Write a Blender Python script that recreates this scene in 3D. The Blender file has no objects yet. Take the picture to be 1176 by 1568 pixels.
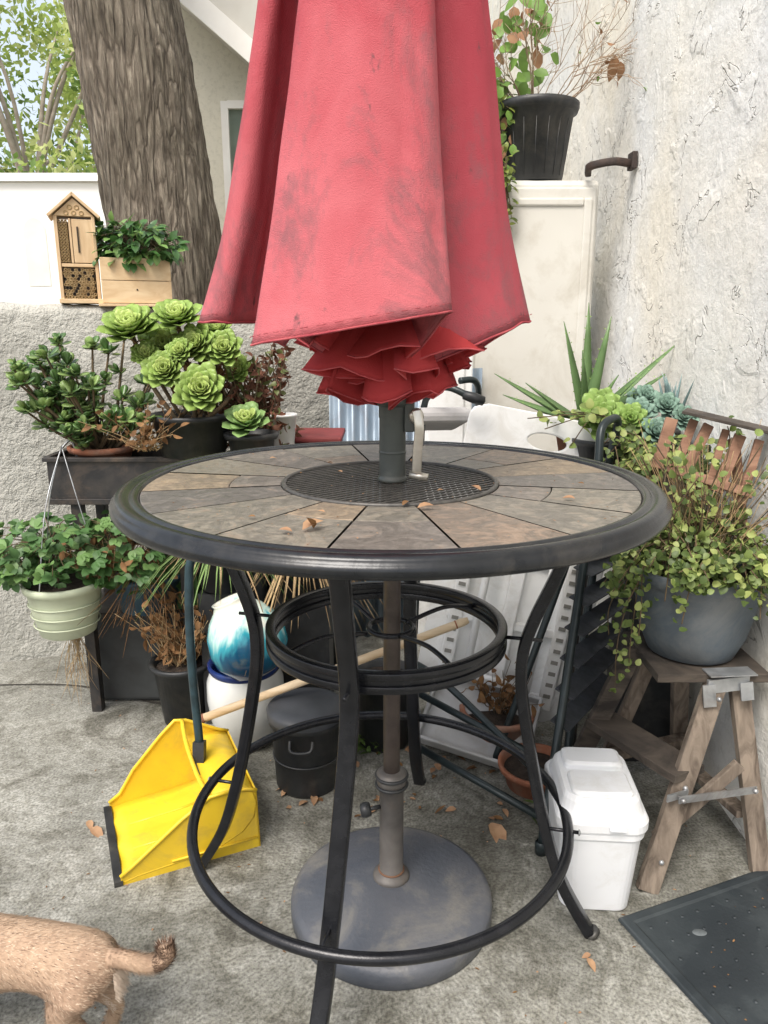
import bpy, math, random
from mathutils import Vector, Matrix, noise
random.seed(7)
V=Vector
R=random.random
def U(a,b): return a+(b-a)*random.random()
scene=bpy.context.scene

# ---------------------------------------------------------------- materials
def nt(name):
    m=bpy.data.materials.new(name); m.use_nodes=True
    t=m.node_tree; b=t.nodes['Principled BSDF']
    return m,t,b
def N(t,ty,**k):
    n=t.nodes.new(ty)
    for a,v in k.items(): setattr(n,a,v)
    return n
def noise_n(t,scale,detail=4,dist=0.0,co=None,rough=.55):
    n=N(t,'ShaderNodeTexNoise'); n.inputs['Scale'].default_value=scale
    n.inputs['Detail'].default_value=detail; n.inputs['Distortion'].default_value=dist
    n.inputs['Roughness'].default_value=rough
    if co: t.links.new(co,n.inputs['Vector'])
    return n
def ramp(t,fac,stops):
    r=N(t,'ShaderNodeValToRGB'); e=r.color_ramp.elements
    while len(e)<len(stops): e.new(.5)
    for i,(p,c) in enumerate(stops):
        e[i].position=p; e[i].color=(c[0],c[1],c[2],1)
    t.links.new(fac,r.inputs['Fac']); return r
def mixc(t,fac,a,b,mode='MIX'):
    m=N(t,'ShaderNodeMix',data_type='RGBA',blend_type=mode)
    for sock,val in ((m.inputs[0],fac),(m.inputs[6],a),(m.inputs[7],b)):
        if hasattr(val,'is_output'): t.links.new(val,sock)
        elif isinstance(val,(int,float)): sock.default_value=val
        else: sock.default_value=(val[0],val[1],val[2],1)
    return m.outputs[2]
def mth(t,op,a,b=0.0,c=None):
    m=N(t,'ShaderNodeMath',operation=op)
    for i,val in enumerate((a,b,c)):
        if val is None: continue
        if hasattr(val,'is_output'): t.links.new(val,m.inputs[i])
        else: m.inputs[i].default_value=val
    return m.outputs[0]
def bump(t,b,h,strength=.5,dist=.005):
    n=N(t,'ShaderNodeBump'); n.inputs['Strength'].default_value=strength
    n.inputs['Distance'].default_value=dist
    t.links.new(h,n.inputs['Height']); t.links.new(n.outputs[0],b.inputs['Normal'])
def objco(t,scale=None):
    c=N(t,'ShaderNodeTexCoord').outputs['Object']
    if scale:
        m=N(t,'ShaderNodeMapping'); m.inputs['Scale'].default_value=scale
        t.links.new(c,m.inputs[0]); return m.outputs[0]
    return c
def M(name,c1,c2=None,scale=12,rough=.7,bs=.2,bscale=80,bd=.003,metal=0,dirt=None,dirtamt=.5,dscale=6,stretch=None,transl=0,lo=.35,hi=.65):
    m,t,b=nt(name); co=objco(t,stretch)
    c2=c2 or tuple(x*.75 for x in c1)
    n=noise_n(t,scale,3,.3,co)
    col=ramp(t,n.outputs[0],[(lo,c1),(hi,c2)]).outputs[0]
    if dirt:
        d=noise_n(t,dscale,6,.6,objco(t),.7)
        f=ramp(t,d.outputs[0],[(.5,(0,0,0)),(.68,(dirtamt,)*3)]).outputs[0]
        col=mixc(t,f,col,dirt)
    t.links.new(col,b.inputs['Base Color'])
    b.inputs['Roughness'].default_value=rough; b.inputs['Metallic'].default_value=metal
    if bs>0 and not transl:
        h=noise_n(t,bscale,3,0,co).outputs[0]; bump(t,b,h,bs,bd)
    if transl>0:
        tr=N(t,'ShaderNodeBsdfTranslucent'); t.links.new(col,tr.inputs[0])
        mx=N(t,'ShaderNodeMixShader'); mx.inputs[0].default_value=transl
        out=t.nodes['Material Output']
        t.links.new(b.outputs[0],mx.inputs[1]); t.links.new(tr.outputs[0],mx.inputs[2]); t.links.new(mx.outputs[0],out.inputs[0])
    return m

def stucco(name,c1,c2,sq=1.0,rough_amt=1.0,scale=3.4,dist=.006):
    m,t,b=nt(name); co=objco(t)
    n1=noise_n(t,scale,4,.7,co,.6)
    a=mth(t,'ABSOLUTE',mth(t,'SUBTRACT',n1.outputs[0],.5))
    line=N(t,'ShaderNodeMapRange'); line.interpolation_type='SMOOTHSTEP'
    for i,v in ((1,0.0),(2,.010),(3,1.0),(4,0.0)): line.inputs[i].default_value=v
    t.links.new(a,line.inputs[0])
    mk=ramp(t,noise_n(t,6,3,.4,co).outputs[0],[(.49,(0,0,0)),(.56,(1,1,1))]).outputs[0]
    l2=mth(t,'MULTIPLY',line.outputs[0],mk)
    st=ramp(t,n1.outputs[0],[(.485,(0,0,0)),(.515,(1,1,1))]).outputs[0]
    st=mth(t,'MULTIPLY',st,mk)
    h=mth(t,'MULTIPLY',l2,-.8*sq)
    h=mth(t,'MULTIPLY_ADD',st,.45*sq,h)
    h=mth(t,'MULTIPLY_ADD',noise_n(t,20,4,.3,co,.6).outputs[0],1.3*rough_amt,h)
    h=mth(t,'MULTIPLY_ADD',noise_n(t,90,3,0,co,.65).outputs[0],.6*rough_amt,h)
    bump(t,b,h,.9,dist)
    col=ramp(t,noise_n(t,1.1,4,.3,co).outputs[0],[(.4,c1),(.62,c2)]).outputs[0]
    fl=ramp(t,noise_n(t,30,4,0,co,.7).outputs[0],[(.32,(.84,.84,.83)),(.5,(1,1,1))]).outputs[0]
    col=mixc(t,1.0,col,fl,'MULTIPLY')
    crk=mth(t,'MULTIPLY',l2,.5*sq)
    col=mixc(t,crk,col,tuple(x*.28 for x in c2))
    t.links.new(col,b.inputs['Base Color']); b.inputs['Roughness'].default_value=.9
    return m

def concrete():
    m,t,b=nt('concrete_floor'); co=objco(t)
    c=ramp(t,noise_n(t,1.3,6,.5,co,.68).outputs[0],[(.34,(.095,.093,.08)),(.46,(.19,.19,.17)),(.60,(.31,.31,.285))]).outputs[0]
    st=ramp(t,noise_n(t,4,8,1.4,co,.75).outputs[0],[(.36,(.32,.305,.27)),(.44,(.7,.69,.66)),(.52,(1,1,1))]).outputs[0]
    c=mixc(t,.85,c,st,'MULTIPLY')
    lt=ramp(t,noise_n(t,3.3,7,1.4,objco(t,(1,1.4,1)),.7).outputs[0],[(.54,(0,0,0)),(.68,(.65,.65,.65))]).outputs[0]
    c=mixc(t,lt,c,(.43,.43,.40))
    sp=ramp(t,noise_n(t,150,2,0,co,.6).outputs[0],[(.33,(.45,.44,.42)),(.5,(1,1,1)),(.68,(1.45,1.45,1.4))]).outputs[0]
    c=mixc(t,.8,c,sp,'MULTIPLY')
    sp2=ramp(t,noise_n(t,38,4,0,co,.7).outputs[0],[(.35,(.65,.64,.60)),(.6,(1.12,1.12,1.12))]).outputs[0]
    c=mixc(t,.8,c,sp2,'MULTIPLY')
    t.links.new(c,b.inputs['Base Color']); b.inputs['Roughness'].default_value=.8
    bump(t,b,noise_n(t,130,4,0,co,.7).outputs[0],.5,.003); return m

def canopy_mat(name,base,fade,inner=False):
    m,t,b=nt(name); co=objco(t)
    sep=N(t,'ShaderNodeSeparateXYZ'); t.links.new(co,sep.inputs[0])
    mr=N(t,'ShaderNodeMapRange'); mr.inputs[1].default_value=1.95; mr.inputs[2].default_value=1.3
    t.links.new(sep.outputs[2],mr.inputs[0])
    n=noise_n(t,6,6,.5,co,.65).outputs[0]
    f=mth(t,'MULTIPLY_ADD',mr.outputs[0],.42,mth(t,'MULTIPLY',n,.75))
    c=ramp(t,f,[(.25,base),(.8,fade)]).outputs[0]
    if not inner:
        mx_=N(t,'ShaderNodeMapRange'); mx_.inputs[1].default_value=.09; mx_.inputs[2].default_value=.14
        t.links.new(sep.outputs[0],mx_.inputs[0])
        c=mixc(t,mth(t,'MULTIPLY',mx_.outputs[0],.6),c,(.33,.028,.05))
        d=noise_n(t,8,8,.5,objco(t,(1,1,.6)),.74).outputs[0]
        g=mth(t,'MULTIPLY_ADD',mr.outputs[0],.085,d)
        g=ramp(t,g,[(.56,(0,0,0)),(.70,(.65,.65,.65))]).outputs[0]
        c=mixc(t,g,c,(.19,.085,.095))
        d2=noise_n(t,26,4,.2,objco(t,(1,1,.4)),.6).outputs[0]
        g2=ramp(t,d2,[(.66,(0,0,0)),(.71,(.8,.8,.8))]).outputs[0]
        c=mixc(t,g2,c,(.10,.05,.055))
    t.links.new(c,b.inputs['Base Color']); b.inputs['Roughness'].default_value=.85
    h=mth(t,'MULTIPLY_ADD',noise_n(t,9,3,.4,objco(t,(1,1,.3))).outputs[0],3.0,noise_n(t,500,1,0,co).outputs[0])
    bump(t,b,h,.4,.004)
    tr=N(t,'ShaderNodeBsdfTranslucent'); t.links.new(c,tr.inputs[0])
    mx=N(t,'ShaderNodeMixShader'); mx.inputs[0].default_value=.3 if inner else .05
    t.links.new(b.outputs[0],mx.inputs[1]); t.links.new(tr.outputs[0],mx.inputs[2]); t.links.new(mx.outputs[0],t.nodes['Material Output'].inputs[0])
    return m

def bark_mat():
    m,t,b=nt('tree_bark'); co=objco(t,(1,1,.15))
    wv=noise_n(t,9,3,0,co)
    vm=N(t,'ShaderNodeVectorMath',operation='MULTIPLY_ADD'); t.links.new(wv.outputs['Color'],vm.inputs[0]); vm.inputs[1].default_value=(.16,.16,.10); t.links.new(co,vm.inputs[2])
    vo=N(t,'ShaderNodeTexVoronoi',feature='DISTANCE_TO_EDGE'); vo.inputs['Scale'].default_value=24; t.links.new(vm.outputs[0],vo.inputs['Vector'])
    e=ramp(t,vo.outputs['Distance'],[(.0,(0,0,0)),(.26,(1,1,1))]).outputs[0]
    n=noise_n(t,40,6,.9,co,.72).outputs[0]
    c=ramp(t,n,[(.33,(.10,.082,.062)),(.5,(.20,.168,.13)),(.68,(.34,.30,.235))]).outputs[0]
    c=mixc(t,.7,c,ramp(t,e,[(0,(.32,.28,.25)),(.6,(1,1,1))]).outputs[0],'MULTIPLY')
    bg_=ramp(t,noise_n(t,2.5,4,.5,objco(t)).outputs[0],[(.4,(.75,.75,.72)),(.6,(1.1,1.1,1.1))]).outputs[0]
    c=mixc(t,.8,c,bg_,'MULTIPLY')
    t.links.new(c,b.inputs['Base Color']); b.inputs['Roughness'].default_value=.95
    bump(t,b,mth(t,'MULTIPLY_ADD',n,1.0,mth(t,'MULTIPLY',e,.7)),1.0,.018); return m
def wood_mat(name,c1,c2,sc=40,st=(1,1,.08),rough=.7,bs=.4):
    m,t,b=nt(name); co=objco(t,st)
    n=noise_n(t,sc,4,.8,co,.6).outputs[0]
    c=ramp(t,n,[(.32,c1),(.66,c2)]).outputs[0]
    t.links.new(c,b.inputs['Base Color']); b.inputs['Roughness'].default_value=rough
    bump(t,b,n,bs,.003); return m

# ---------------------------------------------------------------- mesh builder
class MB:
    def __init__(s): s.v=[];s.f=[];s.m=[];s.s=[]
    def add(s,vs,fs,mat=0,smooth=True):
        o=len(s.v); s.v+= [tuple(x) for x in vs]
        for f in fs:
            s.f.append([i+o for i in f]); s.m.append(mat); s.s.append(smooth)
    def obj(s,name,mats,parent=None,bevel=0,solid=0,loc=None):
        me=bpy.data.meshes.new(name)
        me.from_pydata(s.v,[],s.f)
        if not isinstance(mats,(list,tuple)): mats=[mats]
        for m in mats: me.materials.append(m)
        me.polygons.foreach_set('material_index',s.m); me.polygons.foreach_set('use_smooth',s.s)
        me.update(); me.validate()
        o=bpy.data.objects.new(name,me); scene.collection.objects.link(o)
        if parent: 
            o.parent=parent; o.matrix_parent_inverse=Matrix.Translation(-parent.location)
        if solid:
            x=o.modifiers.new('sol','SOLIDIFY'); x.thickness=solid
        if bevel:
            x=o.modifiers.new('bev','BEVEL'); x.width=bevel; x.segments=2; x.limit_method='ANGLE'; x.angle_limit=math.radians(40)
        return o
def group(name,loc=(0,0,0)):
    e=bpy.data.objects.new(name,None); e.location=loc; e.empty_display_size=.1; scene.collection.objects.link(e); return e
def TR(loc=(0,0,0),rx=0,ry=0,rz=0):
    r=math.radians
    return Matrix.Translation(loc)@Matrix.Rotation(r(rz),4,'Z')@Matrix.Rotation(r(ry),4,'Y')@Matrix.Rotation(r(rx),4,'X')
def box(mb,c,size,mat=0,mtx=None,taper=1.0):
    x,y,z=[k/2 for k in size]; vs=[]
    for sz in (-1,1):
        k=1 if sz<0 else taper
        for sx,sy in ((-1,-1),(1,-1),(1,1),(-1,1)): vs.append(V((sx*x*k,sy*y*k,sz*z))+V(c))
    if mtx: vs=[mtx@v for v in vs]
    mb.add(vs,[(0,3,2,1),(4,5,6,7),(0,1,5,4),(1,2,6,5),(2,3,7,6),(3,0,4,7)],mat,False)
def beam(mb,a,b,w,h,mat=0,up=(0,0,1)):
    a=V(a);b=V(b);d=(b-a).normalized(); s=d.cross(V(up))
    if s.length<.01: s=d.cross(V((0,1,0)))
    s.normalize(); u=s.cross(d).normalized()
    vs=[]
    for p in (a,b):
        for i,j in ((-1,-1),(1,-1),(1,1),(-1,1)): vs.append(p+s*i*w/2+u*j*h/2)
    mb.add(vs,[(0,1,2,3),(7,6,5,4),(0,4,5,1),(1,5,6,2),(2,6,7,3),(3,7,4,0)],mat,False)
def lathe(mb,c,prof,n=40,mat=0,mtx=None,capb=False,capt=False,sx=1,sy=1,smooth=True,jit=0):
    vs=[];fs=[]
    for r,z in prof:
        for i in range(n):
            a=2*math.pi*i/n
            vs.append(V((c[0]+r*math.cos(a)*sx,c[1]+r*math.sin(a)*sy,c[2]+z)))
    if mtx: vs=[mtx@v for v in vs]
    for k in range(len(prof)-1):
        for i in range(n):
            j=(i+1)%n; fs.append((k*n+i,k*n+j,(k+1)*n+j,(k+1)*n+i))
    if capb: fs.append(tuple(range(n))[::-1])
    if capt: fs.append(tuple((len(prof)-1)*n+i for i in range(n)))
    mb.add(vs,fs,mat,smooth)
def spline(pts,n=8,closed=False):
    P=[V(p) for p in pts]; out=[]; L=len(P)
    rng=range(L if closed else L-1)
    for i in rng:
        g=lambda k: P[k%L] if closed else P[max(0,min(L-1,k))]
        p0,p1,p2,p3=g(i-1),g(i),g(i+1),g(i+2)
        for j in range(n):
            t=j/n
            out.append(.5*((2*p1)+(p2-p0)*t+(2*p0-5*p1+4*p2-p3)*t*t+(3*p1-p0-3*p2+p3)*t**3))
    if not closed: out.append(P[-1])
    return out
def tube(mb,pts,r,n=8,mat=0,closed=False,ref=None,flat=None,smooth=True):
    P=[V(p) for p in pts]; L=len(P); vs=[];fs=[]
    prev=None
    for i,p in enumerate(P):
        if closed: d=P[(i+1)%L]-P[i-1]
        else: d=P[min(i+1,L-1)]-P[max(i-1,0)]
        if d.length<1e-9: d=V((0,0,1))
        d.normalize()
        if ref is not None: a=(V(ref)-d*d.dot(V(ref)))
        elif prev is not None: a=prev-d*d.dot(prev)
        else:
            a=d.cross(V((0,0,1)))
            if a.length<.05: a=d.cross(V((0,1,0)))
        if a.length<1e-6: a=d.orthogonal()
        a.normalize(); b=d.cross(a).normalized(); prev=a
        rr=r[i] if isinstance(r,(list,tuple)) else r
        for k in range(n):
            t=2*math.pi*k/n
            if flat:
                c_,s_=math.cos(t),math.sin(t)
                e=.35
                x=math.copysign(abs(c_)**e,c_)*flat[0]; y=math.copysign(abs(s_)**e,s_)*flat[1]
                vs.append(p+a*x+b*y)
            else: vs.append(p+a*math.cos(t)*rr+b*math.sin(t)*rr)
    m=L if closed else L-1
    for i in range(m):
        i2=(i+1)%L
        for k in range(n):
            k2=(k+1)%n; fs.append((i*n+k,i*n+k2,i2*n+k2,i2*n+k))
    if not closed:
        fs.append(tuple(range(n))[::-1]); fs.append(tuple((L-1)*n+k for k in range(n)))
    mb.add(vs,fs,mat,smooth)
def ringpts(c,r,n=64,sx=1,sy=1):
    return [V((c[0]+r*math.cos(2*math.pi*i/n)*sx,c[1]+r*math.sin(2*math.pi*i/n)*sy,c[2])) for i in range(n)]
def frame(d,n):
    d=V(d).normalized(); n=V(n); n=n-d*n.dot(d)
    if n.length<.02: n=d.orthogonal()
    n.normalize(); return d,n,d.cross(n)
def leaf(mb,p,d,n,L,W,mat=0,curl=.2,fold=.25,wid=None):
    d,n,s=frame(d,n); p=V(p); vs=[];fs=[]
    rows=wid or [(0,.08),(.25,.8),(.55,1),(.8,.65),(1,.04)]
    for t,w in rows:
        c=p+d*(L*t)-n*(curl*L*t*t)
        vs+=[c-s*(W*w/2)+n*(fold*W*w/2),c,c+s*(W*w/2)+n*(fold*W*w/2)]
    for i in range(len(rows)-1):
        o=i*3; fs+=[(o,o+1,o+4,o+3),(o+1,o+2,o+5,o+4)]
    mb.add(vs,fs,mat,True)
SP=[(0,.35),(.2,.5),(.45,.85),(.7,1),(.88,.8),(1,.12)]
RD=[(0,.2),(.2,.6),(.5,1),(.75,1),(.92,.6),(1,.12)]
BL=[(0,1),(.25,.9),(.5,.7),(.75,.42),(1,.04)]
def fleshy(mb,p,d,n,L,W,T,mat=0,curl=0,rows=SP,cup=.12,bendv=None):
    d,n,s=frame(d,n); p=V(p); vs=[];fs=[]
    for t,w in rows:
        c=p+d*(L*t)+n*(curl*L*t*t)
        if bendv: c=c+V(bendv)*(L*t*t)
        ww=W*w/2; tt=T*max(w,.15)/2
        vs+=[c-s*ww+n*cup*ww,c+n*tt*.2,c+s*ww+n*cup*ww,c-n*tt]
    k=len(rows)
    for i in range(k-1):
        o=i*4
        for j in range(4): j2=(j+1)%4; fs.append((o+j,o+j2,o+4+j2,o+4+j))
    fs.append((k*4-4,k*4-3,k*4-2,k*4-1)); fs.append((3,2,1,0))
    mb.add(vs,fs,mat,True)
def rosette(mb,c,ax,Rr,n=34,mat=0,wf=.42,mat2=None,open_=1.0):
    ax=V(ax).normalized(); x=ax.orthogonal().normalized(); y=ax.cross(x); c=V(c)
    for i in range(n):
        f=(i+1)/n; a=i*2.39996+U(-.1,.1)
        el=math.radians(80-66*f**.7*open_)
        rd=x*math.cos(a)+y*math.sin(a)
        d=rd*math.cos(el)+ax*math.sin(el)
        L=Rr*(.30+.72*f)*U(.93,1.06)
        nn=ax*math.cos(el)-rd*math.sin(el)
        base=c+ax*(Rr*.28*(1-f))+rd*(Rr*.04)
        fleshy(mb,base,d,nn,L,L*wf+Rr*.1,Rr*.07,mat2 if (mat2 is not None and f<.45) else mat,curl=.12,cup=.35)
def rdir(zmin=-1):
    while True:
        v=V((U(-1,1),U(-1,1),U(-1,1)))
        if .05<v.length<1:
            v.normalize()
            if v.z>=zmin: return v
def pot(mb,c,rt,rb,h,mat=0,soil=1,rim=.012,rimh=.02,n=40,mtx=None):
    x,y,z=c
    lathe(mb,c,[(rb*.9,0),(rb,.004),(rt-(rt-rb)*rimh/h,h-rimh),(rt+rim*.6,h-rimh),(rt+rim,h-rimh*.5),(rt+rim,h-.002),(rt+rim*.4,h),(rt-.004,h-.003),(rt-.012,h-.03)],n,mat,mtx,capb=True)
    lathe(mb,c,[(rt-.011,h-.022),(rt*.5,h-.012),(.001,h-.008)],n,soil,mtx)

# ---- shared mats
m_black=M('black_metal',(.010,.011,.014),(.018,.019,.023),30,.27,.1,200,metal=.3)
m_rim=M('charcoal_rim',(.014,.016,.019),(.026,.028,.031),20,.25,.12,60,metal=.35,dirt=(.11,.10,.085),dirtamt=.35)
m_bpl=M('black_plastic',(.015,.017,.019),(.03,.032,.035),15,.45,.1,90,dirt=(.12,.11,.09),dirtamt=.4)
m_soil=M('soil',(.05,.035,.025),(.02,.014,.01),30,1,1,60,.01)
m_wht=M('white_plastic',(.82,.83,.83),(.74,.75,.74),8,.38,.05,50,dirt=(.45,.42,.36),dirtamt=.35,dscale=9)
m_stem=M('stem',(.16,.11,.06),(.08,.06,.035),30,.9,.5,60)
m_dry=M('dry_leaf',(.28,.15,.06),(.14,.07,.03),25,.85,.3,60,transl=.2)
m_straw=M('dry_straw',(.50,.36,.19),(.26,.17,.09),20,.9,.2,60)
m_steel=M('galvanised_steel',(.52,.54,.56),(.35,.37,.39),18,.42,.2,60,metal=.7,dirt=(.16,.11,.07),dirtamt=.5)
m_terra=M('terracotta',(.36,.14,.075),(.24,.09,.05),14,.85,.2,60,dirt=(.35,.3,.25),dirtamt=.5)
def G(name,c,k=.6,sc=14,tr=.2,rough=.5): return M(name,c,tuple(x*k for x in c),sc,rough,.1,50,transl=tr)

# ================================================================= SETTING
mb=MB(); mb.add([(-150,-150,-.006),(150,-150,-.006),(150,150,-.006),(-150,150,-.006)],[(0,1,2,3)],0,False)
mb.obj('ground',M('garden_soil',(.22,.19,.13),(.15,.14,.09),3,1,.5,20,.02))
mb=MB(); mb.add([(-3.6,-4,0),(.97,-4,0),(.97,2.15,0),(-3.6,.6,0)],[(0,1,2,3)],0,False)
mb.obj('concrete_patio',concrete())
mb=MB()
m_crk=M('crack_dirt',(.05,.045,.038))
for pts in ([V((-1.9,1.0,.002)),V((-1.2,1.04,.002)),V((-.8,.9,.002)),V((-.5,.92,.002))],):
    pp=spline(pts,8)
    for i in range(len(pp)-1):
        a,b=pp[i],pp[i+1]; w=.003+.004*abs(noise.noise(a*9)); pr=V((-(b-a).y,(b-a).x,0)).normalized()*w
        mb.add([a-pr+V((0,0,.002)),b-pr+V((0,0,.002)),b+pr+V((0,0,.002)),a+pr+V((0,0,.002))],[(0,1,2,3)],0,False)
mb.obj('concrete_crack',m_crk)

# low stucco garden wall
d=V((.944,.33,0)).normalized(); nrm=V((-d.y,d.x,0))
a0=V((-1.535,1.23,0))-d*2.4; L=5.2
mb=MB(); nx=130
vs=[];fs=[]
prof=[(0,0),(0,.5),(0,1.0),(0,1.345),(.008,1.37),(.025,1.383),(.09,1.388),(.15,1.383),(.165,1.36),(.17,0)]
for i in range(nx+1):
    for k,(o,z) in enumerate(prof):
        p=a0+d*(L*i/nx)+nrm*o+V((0,0,z))
        if z>1.2: p+=V((0,0,.009*noise.noise(p*6)+.006*noise.noise(p*19)))-nrm*(.006*noise.noise(p*11))
        vs.append(p)
K=len(prof)
for i in range(nx):
    for k in range(K-1): fs.append((i*K+k,(i+1)*K+k,(i+1)*K+k+1,i*K+k+1))
mb.add(vs,fs,0,True)
m_lw=stucco('low_wall_stucco',(.50,.495,.45),(.36,.355,.32),.25,1.6,5,.011)
mb.obj('stucco_garden_wall',m_lw)
# tall house wall on the right
mb=MB(); nY,nZ=200,110; vs=[];fs=[]
for i in range(nY+1):
    y=-3.2+ (7.2+3.2)*(i/nY)
    for k in range(nZ+1):
        z=4.6*k/nZ; p=V((.95,y,z)); q=.008*noise.noise(p*1.6)+.004*noise.noise(p*6)
        vs.append(p+V((q,0,0)))
for i in range(nY):
    for k in range(nZ): a=i*(nZ+1)+k; fs.append((a,a+1,a+nZ+2,a+nZ+1))
mb.add(vs,fs,0,True)
box(mb,(1.08,2.0,2.3),(.2,10.38,4.58),0)
m_hw=stucco('house_wall_stucco',(.80,.81,.80),(.82,.78,.68),1.15,.75,4.6,.005)
mb.obj('stucco_house_wall',m_hw)

# neighbour house (front wall with window under a sloping rake)
g=group('neighbour_house',(-.6,5,0))
m_beige=stucco('beige_stucco',(.70,.67,.56),(.64,.61,.50),.1,.5)
m_trim=M('white_trim',(.86,.85,.80),(.80,.78,.73),5,.6,.1)
m_soff=M('soffit_paint',(.56,.55,.50),(.52,.50,.45),5,.7,.1)
mb=MB()
box(mb,(-.52,5.1,1.3),(1.56,3.0,2.6),0)
mb.add([(-1.30,3.6,2.6),(.26,3.6,2.6),(.26,3.6,2.0),(-1.30,3.6,3.24)],[(0,1,3)],0,False)
mb.obj('walls',m_beige,g)
mb=MB()
def rk(x): return 3.15-(x+1.19)*.82
x0,x1=-1.62,.2
vs=[(x0,3.36,rk(x0)),(x1,3.36,rk(x1)),(x1,6.6,rk(x1)),(x0,6.6,rk(x0))]
vs+=[(x,y,z+.9) for x,y,z in vs]
mb.add(vs,[(0,1,2,3),(4,7,6,5),(0,4,5,1),(1,5,6,2),(2,6,7,3),(3,7,4,0)],0,False)
mb.obj('roof_gable',m_soff,g)
mb=MB(); beam(mb,(x0,3.335,rk(x0)+.05),(x1,3.335,rk(x1)+.05),.03,.11,0,up=(0,0,1)); mb.obj('rake_board',m_trim,g)
mb=MB()
for x in (-.99,-.55): box(mb,(x,3.585,1.95),(.045,.05,1.42),0)
box(mb,(-.77,3.583,2.64),(.40,.05,.045),0); box(mb,(-.77,3.583,1.26),(.40,.05,.045),0)
mb.obj('window_frame',m_trim,g)
mb=MB(); box(mb,(-.77,3.592,1.95),(.40,.01,1.34),0)
mb.obj('window_glass',M('window_glass',(.24,.29,.24),(.15,.19,.16),3,.1,0),g)

# white building far left with arched opening
g=group('white_building',(-4.5,6.2,0))
mb=MB(); box(mb,(-4.9,6.6,1.33),(6.0,.8,2.66),0); box(mb,(-4.9,6.6,2.70),(6.1,.9,.07),0)
mb.obj('walls',M('white_render',(.92,.92,.91),(.90,.90,.89),2,.8,.2),g)
mb=MB()
cx=-3.42
vs=[V((cx-.11,6.195,1.7)),V((cx+.11,6.195,1.7))]+[V((cx+.11*math.cos(t*math.pi/10),6.195,2.2+.14*math.sin(t*math.pi/10))) for t in range(11)]
mb.add(vs,[tuple(range(len(vs)))],0,False)
mb.obj('arched_niche',M('cream_render',(.86,.85,.74),(.80,.79,.68),4,.8,.1),g)

# ---- big tree
m_bark=bark_mat()
mb=MB(); ax=spline([(-1.0,2.62,-.05),(-1.02,2.62,.6),(-1.1,2.62,1.4),(-1.19,2.62,2.2),(-1.30,2.64,2.95),(-1.5,2.75,3.9),(-1.6,2.9,4.8)],20)
n=150; vs=[];fs=[]
for i,p in enumerate(ax):
    t=i/(len(ax)-1); rr=.285-.03*t+.12*max(0,1-t*7)**2
    for k in range(n):
        a=2*math.pi*k/n; q=V((math.cos(a)*2.2,math.sin(a)*2.2,p.z*.7))
        rid=abs(noise.noise(q*5.1+V((3,1,0))))*.022+abs(noise.noise(q*11))*.016
        r2=rr*(1+.06*noise.noise(q*.7))+rid
        vs.append(p+V((math.cos(a)*r2,math.sin(a)*r2,0)))
for i in range(len(ax)-1):
    for k in range(n): k2=(k+1)%n; fs.append((i*n+k,i*n+k2,(i+1)*n+k2,(i+1)*n+k))
mb.add(vs,fs,0,True)
tips=[]
for k in range(7):
    a=k*.9+.3; s0=V((-1.55,2.85,4.2+.08*k)); e=s0+V((math.cos(a)*U(1.3,2.2),abs(math.sin(a))*U(1.2,2.0)+.4,U(.9,1.9)))
    pth=spline([s0,(s0+e)/2+V((0,0,.2)),e],6); tube(mb,pth,[.12*(1-i/14) for i in range(len(pth))],10,0); tips.append(e)
def crown(mb,centers,nper,rad,sz,mats=(1,2)):
    for c in centers:
        m=random.choice(mats)
        for _ in range(nper):
            p=V(c)+rdir()*rad*(R()**.4); leaf(mb,p,rdir(),rdir(),sz*U(.7,1.3),sz*.55,m,.1,.1,[(0,.1),(.5,1),(1,.05)])
cs=[t+rdir()*U(0,.7) for t in tips for _ in range(4)]
crown(mb,cs,40,.5,.1)
m_lf1=G('oak_leaves_light',(.46,.58,.16),.7,4,.45); m_lf2=G('oak_leaves_dark',(.20,.32,.08),.7,4,.4); m_lf3=G('oak_leaves_yellow',(.66,.72,.30),.8,4,.45)
mb.obj('tree',[m_bark,m_lf1,m_lf2])
m_bk2=M('pale_bark',(.42,.36,.30),(.30,.25,.2),9,.9,.3,30)
mb=MB()
for (b0,h,nb) in (((-5.2,9.6,0),6.2,15),((-7.6,11,0),7.0,10),((-4.0,12,0),6.0,10)):
    b0=V(b0); top=b0+V((.3,0,h*.5))
    pth=spline([b0,b0+V((.15,0,h*.3)),top],6); tube(mb,pth,[.13*(1-i/22) for i in range(len(pth))],10,0)
    for k in range(nb):
        a=k*.73; e=top+V((math.cos(a)*U(.7,1.8),math.sin(a)*U(.5,1.5),U(-.4,3.4)))
        pth=spline([top-V((0,0,U(0,.8))),(top+e)/2+rdir()*.25,e],6); tube(mb,pth,[.045*(1-i/16) for i in range(len(pth))],6,0)
        crown(mb,[e+rdir()*U(.1,1.0) for _ in range(7)],62,.42,.125,(1,1,2,3))
mb.obj('oak_tree',[m_bk2,m_lf1,m_lf2,m_lf3])
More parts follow.
